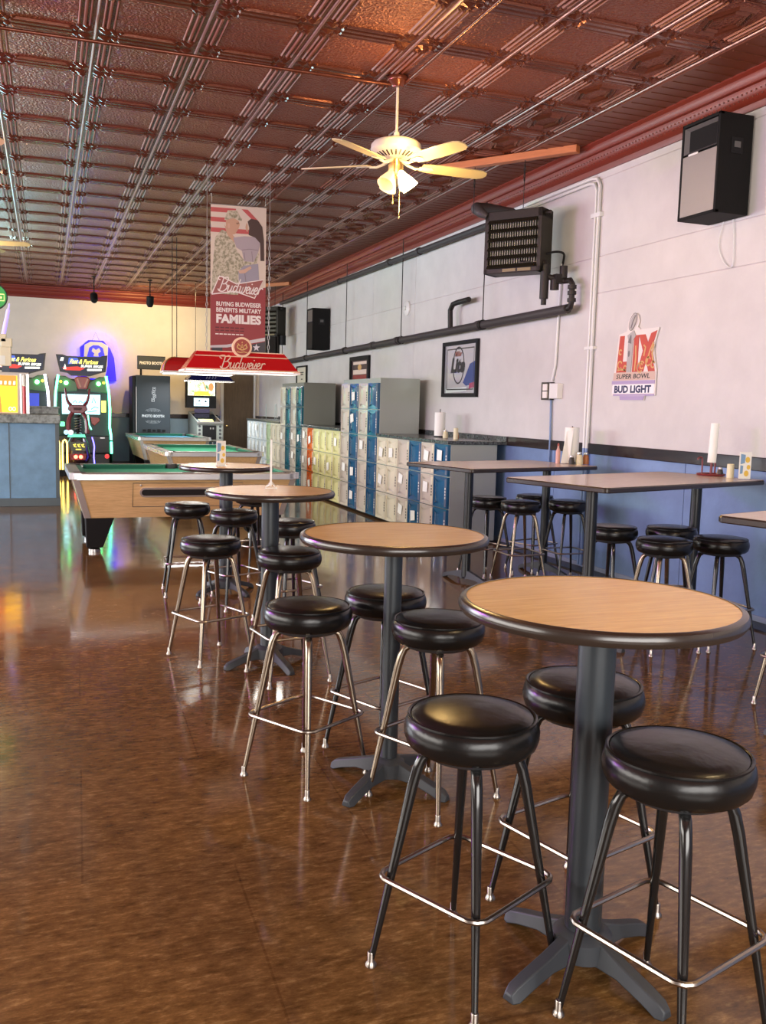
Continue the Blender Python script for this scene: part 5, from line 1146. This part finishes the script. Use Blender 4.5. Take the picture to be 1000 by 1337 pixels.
# halo sign on the far wall
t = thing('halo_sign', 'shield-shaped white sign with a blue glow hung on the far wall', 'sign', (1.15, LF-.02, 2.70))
F = frame((0, 0, 0), (1, 0, 0), (0, 0, 1))
MB().prism([(-.26, .16), (-.12, .24), (.12, .24), (.28, .16), (.26, -.30), (.20, -.62), (-.20, -.62), (-.28, -.25)], F, .15, .17).build('shield', flat('shield_white', (.70, .68, .78)), t, smooth=0, bevel=.004)
MB().prism([(-.15, .10), (-.06, .16), (.06, .16), (.16, .10), (.20, -.10), (.16, -.35), (-.16, -.35), (-.20, -.10)], F, .17, .176).build('blue_field', glow('halo_field', (.03, .03, .75), .8), t, smooth=0)
MB().prism([(-.07, .10), (.0, .05), (.07, .10), (.11, .02), (.05, -.03), (.06, -.10), (-.06, -.10), (-.04, -.03), (-.10, .02)], F, .176, .180).build('white_figure', flat('shield_white', (.7, .68, .78)), t, smooth=0)
MB().prism([(.33, .10), (.42, -.12), (.47, -.66), (.0, -.70), (-.34, -.62), (-.36, .10), (-.17, .28), (.17, .28)], F, .06, .075).build('blue_glow_board', glow('halo_glow_board', (.025, .012, .95), 1.0), t, smooth=0)  # lit blue backboard, enlarged past the shield to imitate glow on the wall
MB().tube([F(x, y, .035) for x, y in ((-.22, .13), (-.11, .19), (.11, .19), (.24, .13), (.23, -.28), (.17, -.57), (-.17, -.57), (-.23, -.24))], .014, 8, True).build('blue_light_tube', glow('halo_tube', (.02, .01, 1.0), 110), t)
MB().tube([F(-.10, .22, .16), F(0, .48, .01), F(.10, .22, .16)], .004, 5).build('hanging_wire', M['black'], t)
MB().bx(-.05, .05, -.15, .02, -.1, .1).build('standoff', M['black'], t, smooth=0)

# ================================================================== PHOTO BOOTH
t = thing('photo_booth', 'tall dark photo booth with white PHOTO BOOTH lettering against the far wall', 'photo booth', (2.32, 21.85, 0))
MB().bx(-.36, .41, .0, 1.0, .0, 2.165).build('cabinet', flat('booth_dark', (.030, .042, .052), .4), t, smooth=0, bevel=.01)
MB().bx(-.44, -.36, .03, .95, .0, 2.15).build('side_curtain', flat('booth_black', (.008, .009, .012), .6), t, smooth=0, bevel=.02)
MB().bx(-.365, -.35, -.006, .0, .85, 1.9).build('silver_edge', M['steel'], t, smooth=0)
F = frame((0, -.001, 0), (1, 0, 0), (0, 0, 1))
g = MB(); put_text(g, 'PHOTO BOOTH', F, .02, 1.235, .50, .065, .003, .03); g.build('lettering', flat('booth_print', (.62, .66, .68)), t, smooth=0)
g = MB()
for k in range(4):
    for s_ in (-1, 1):
        cy = 1.235+s_*.09
        g.ribbon(ell(.02, cy, .05+.042*k, .022+.02*k, 12, 0, .25 if s_ > 0 else PI+.25, (PI-.25) if s_ > 0 else 2*PI-.25), .008, F, 0, .003)
        g.ribbon([(.02+(k-1.5)*.07, cy+s_*.01), (.02+(k-1.5)*.10, cy+s_*(.075-.012*abs(k-1.5)))], .010, F, 0, .003)
g.build('scroll_ornament', flat('booth_scroll', (.25, .28, .30)), t, smooth=0)
g = MB()
for i, x0 in enumerate((.045, .03, .055, .02)):
    z = 1.86-i*.085; g.ribbon([(x0-.03, z-.035), (x0+.03, z-.035), (x0+.03, z+.035), (x0-.03, z+.035), (x0-.03, z-.035)], .011, F, 0, .003).ribbon([(x0-.015, z), (x0+.015, z+.012)], .016, F, 0, .003)
g.build('photo_strip_mark', flat('booth_print', (.6, .65, .68)), t, smooth=0)
g = MB()
for i in range(5): g.box((-.18+i*.11, -.02, .90), (.07, .03, .05+.02*(i % 2)))
g.build('stool_tops', M['black'], t, smooth=0)
sg = thing('lit_sign', 'small lit PHOTO BOOTH sign standing on top of the dark booth', 'sign', (2.32, 21.95, 2.165))
MB().bx(-.32, .31, 0, .06, .14, .44).build('panel', flat('sign_panel', (.05, .055, .055), .25), sg, smooth=0, bevel=.006)
MB().bx(-.26, -.215, .01, .05, 0, .15).build('post', M['black'], sg, smooth=0)
F = frame((0, 0, 0), (1, 0, 0), (0, 0, 1))
g = MB(); put_text(g, 'PHOTO BOOTH', F, 0, .285, .54, .07, .004, .05); g.build('lettering', glow('sign_white', (1, 1, 1), 30), sg, smooth=0)
for a in ((-.32, .31, .135, .15), (-.32, .31, .43, .445)): MB().prism([(a[0], a[2]), (a[1], a[2]), (a[1], a[3]), (a[0], a[3])], F, 0, .006).build('frame_bar', M['dark_iron'], sg, smooth=0)

# ================================================================== PINBALL MACHINE
t = thing('pinball_machine', 'pinball machine with a lit yellow backglass beside the wooden door', 'pinball machine', (3.54, 21.2, 0))
MB().bx(-.365, .345, 1.15, 1.42, 1.44, 2.16).build('back_box', M['black'], t, smooth=0, bevel=.006)
F = frame((0, 1.148, 0), (1, 0, 0), (0, 0, 1))
ag = glow('backglass', (.80, .78, .55), 1.5)
bgm = M['backglass']; N, L, b_ = nodes(bgm)
cr_ = ramp(bgm, noise(bgm, coords(bgm, 'Object'), 9, 4, .7), [(.34, (.05, .16, .08)), (.46, (.55, .60, .35)), (.55, (.85, .88, .80)), (.66, (.75, .40, .15))])
L.new(cr_, b_.inputs['Emission Color']); L.new(cr_, b_.inputs['Base Color'])
a = MB().prism([(-.335, 1.74), (.315, 1.74), (.315, 2.13), (-.335, 2.13)], F, 0, .005).build('backglass', bgm, t, smooth=0)
MB().prism([(-.20, 1.745), (.20, 1.745), (.16, 1.83), (0, 1.85), (-.18, 1.82)], F, .005, .007).build('backglass_gold', glow('backglass_gold', (.95, .80, .05), 1.3), a, smooth=0)
MB().ribbon([(.02, 2.10), (.10, 1.86)], .02, F, .005, .008).prism(ell(.22, 1.95, .06, .10, 14), F, .005, .007).build('backglass_figure', glow('backglass_orange', (.75, .28, .10), .8), a, smooth=0)
s_ = MB().prism([(-.19, 1.49), (.17, 1.49), (.17, 1.68), (-.19, 1.68)], F, 0, .006).build('score_screen', glow('score_screen', (.55, .80, .90), 1.6), t, smooth=0)
MB().prism([(-.15, 1.52), (-.02, 1.52), (-.02, 1.54), (-.15, 1.54)], F, .006, .008).prism([(-.12, 1.60), (-.03, 1.60), (-.05, 1.64)], F, .006, .008).prism([(.05, 1.58), (.12, 1.58), (.10, 1.64)], F, .006, .008).build('screen_print', flat('ink', (.02, .02, .02)), s_, smooth=0)
q = MB(); q.add([(-.29, -.02, 1.13), (.29, -.02, 1.13), (.29, 1.4, 1.36), (-.29, 1.4, 1.36), (-.29, -.02, .70), (.29, -.02, .70), (.29, 1.4, .62), (-.29, 1.4, .62)], [(0, 1, 2, 3), (4, 7, 6, 5), (0, 4, 5, 1), (1, 5, 6, 2), (2, 6, 7, 3), (3, 7, 4, 0)]).build('cabinet', flat('pin_white', (.30, .33, .30), .4), t, smooth=0)
MB().add([(-.26, .02, 1.139), (.26, .02, 1.139), (.26, 1.15, 1.322), (-.26, 1.15, 1.322)], [(0, 1, 2, 3)]).build('playfield_glass', flat('playfield', (.02, .025, .03), .08), t, smooth=0)
MB().add([(-.20, .03, 1.142), (.10, .03, 1.142), (.12, .35, 1.194), (-.22, .35, 1.194)], [(0, 1, 2, 3)]).build('playfield_light', glow('playfield_light', (.75, .72, .25), .8), t, smooth=0)
F = frame((0, -.021, 0), (1, 0, 0), (0, 0, 1))
MB().prism([(-.17, .74), (.14, .74), (.14, 1.06), (-.17, 1.06)], F, 0, .012).build('coin_door', M['black'], t, smooth=0, bevel=.003)
for x in (.0, .06): MB().prism([(x, .97), (x+.03, .97), (x+.03, 1.01), (x, 1.01)], F, .012, .016).build('coin_slot', M['steel'], t, smooth=0)
MB().bx(-.30, .30, -.05, .0, 1.10, 1.145).build('lockdown_bar', M['steel'], t, smooth=0, bevel=.004)
for sx in (-1, 1):
    for y in (0.03, 1.35): MB().tube([(sx*.28, y, .80), (sx*.30, y-.03, .02)], .022, 6).build('leg', M['steel'], t)
    g = MB()
    for k in range(4): g.prism(ell(sx*.235, .78+.085*k, .03, .03, 8), F, 0, .003)
    g.build('skull_pattern', flat('pin_print', (.05, .05, .06)), t, smooth=0)
MB().bx(-.18, .18, 1.12, 1.16, 1.33, 1.42).build('neck', flat('pin_neck', (.06, .05, .12)), t, smooth=0)

# track spotlights near the far wall and their glow
for i, (x, y, lab) in enumerate(((1.0, 20.6, 'black ceiling spotlight above the racing cabinet'), (2.15, 20.6, 'black ceiling spotlight above the photo booth'))):
    t = thing('track_spotlight', lab, 'spotlight', (x, y, ZC), 0, 'ceiling spotlights before the far wall')
    MB().lathe([(0, 0), (.05, 0), (.05, -.02), (.012, -.03), (.012, -.36), (0, -.36)][::-1], 14).build('stem', M['black'], t)
    R = Matrix.Rotation(-.9+i*1.2, 3, 'X')
    MB().lathe([(0, -.11), (.05, -.11), (.075, -.06), (.078, .11), (.070, .115), (.06, .05), (0, .045)], 20, (0, 0, -.46), R).build('lamp_head', M['black'], t)
spot('wall_spot_1', (2.15, 20.75, 3.60), (2.1, LF, 3.1), 190, (1.0, .66, .22), 1.7, .9, .05)
spot('wall_spot_2', (3.2, 20.4, 3.90), (2.9, LF, 3.0), 90, (1.0, .72, .35), 1.9, .9, .05)
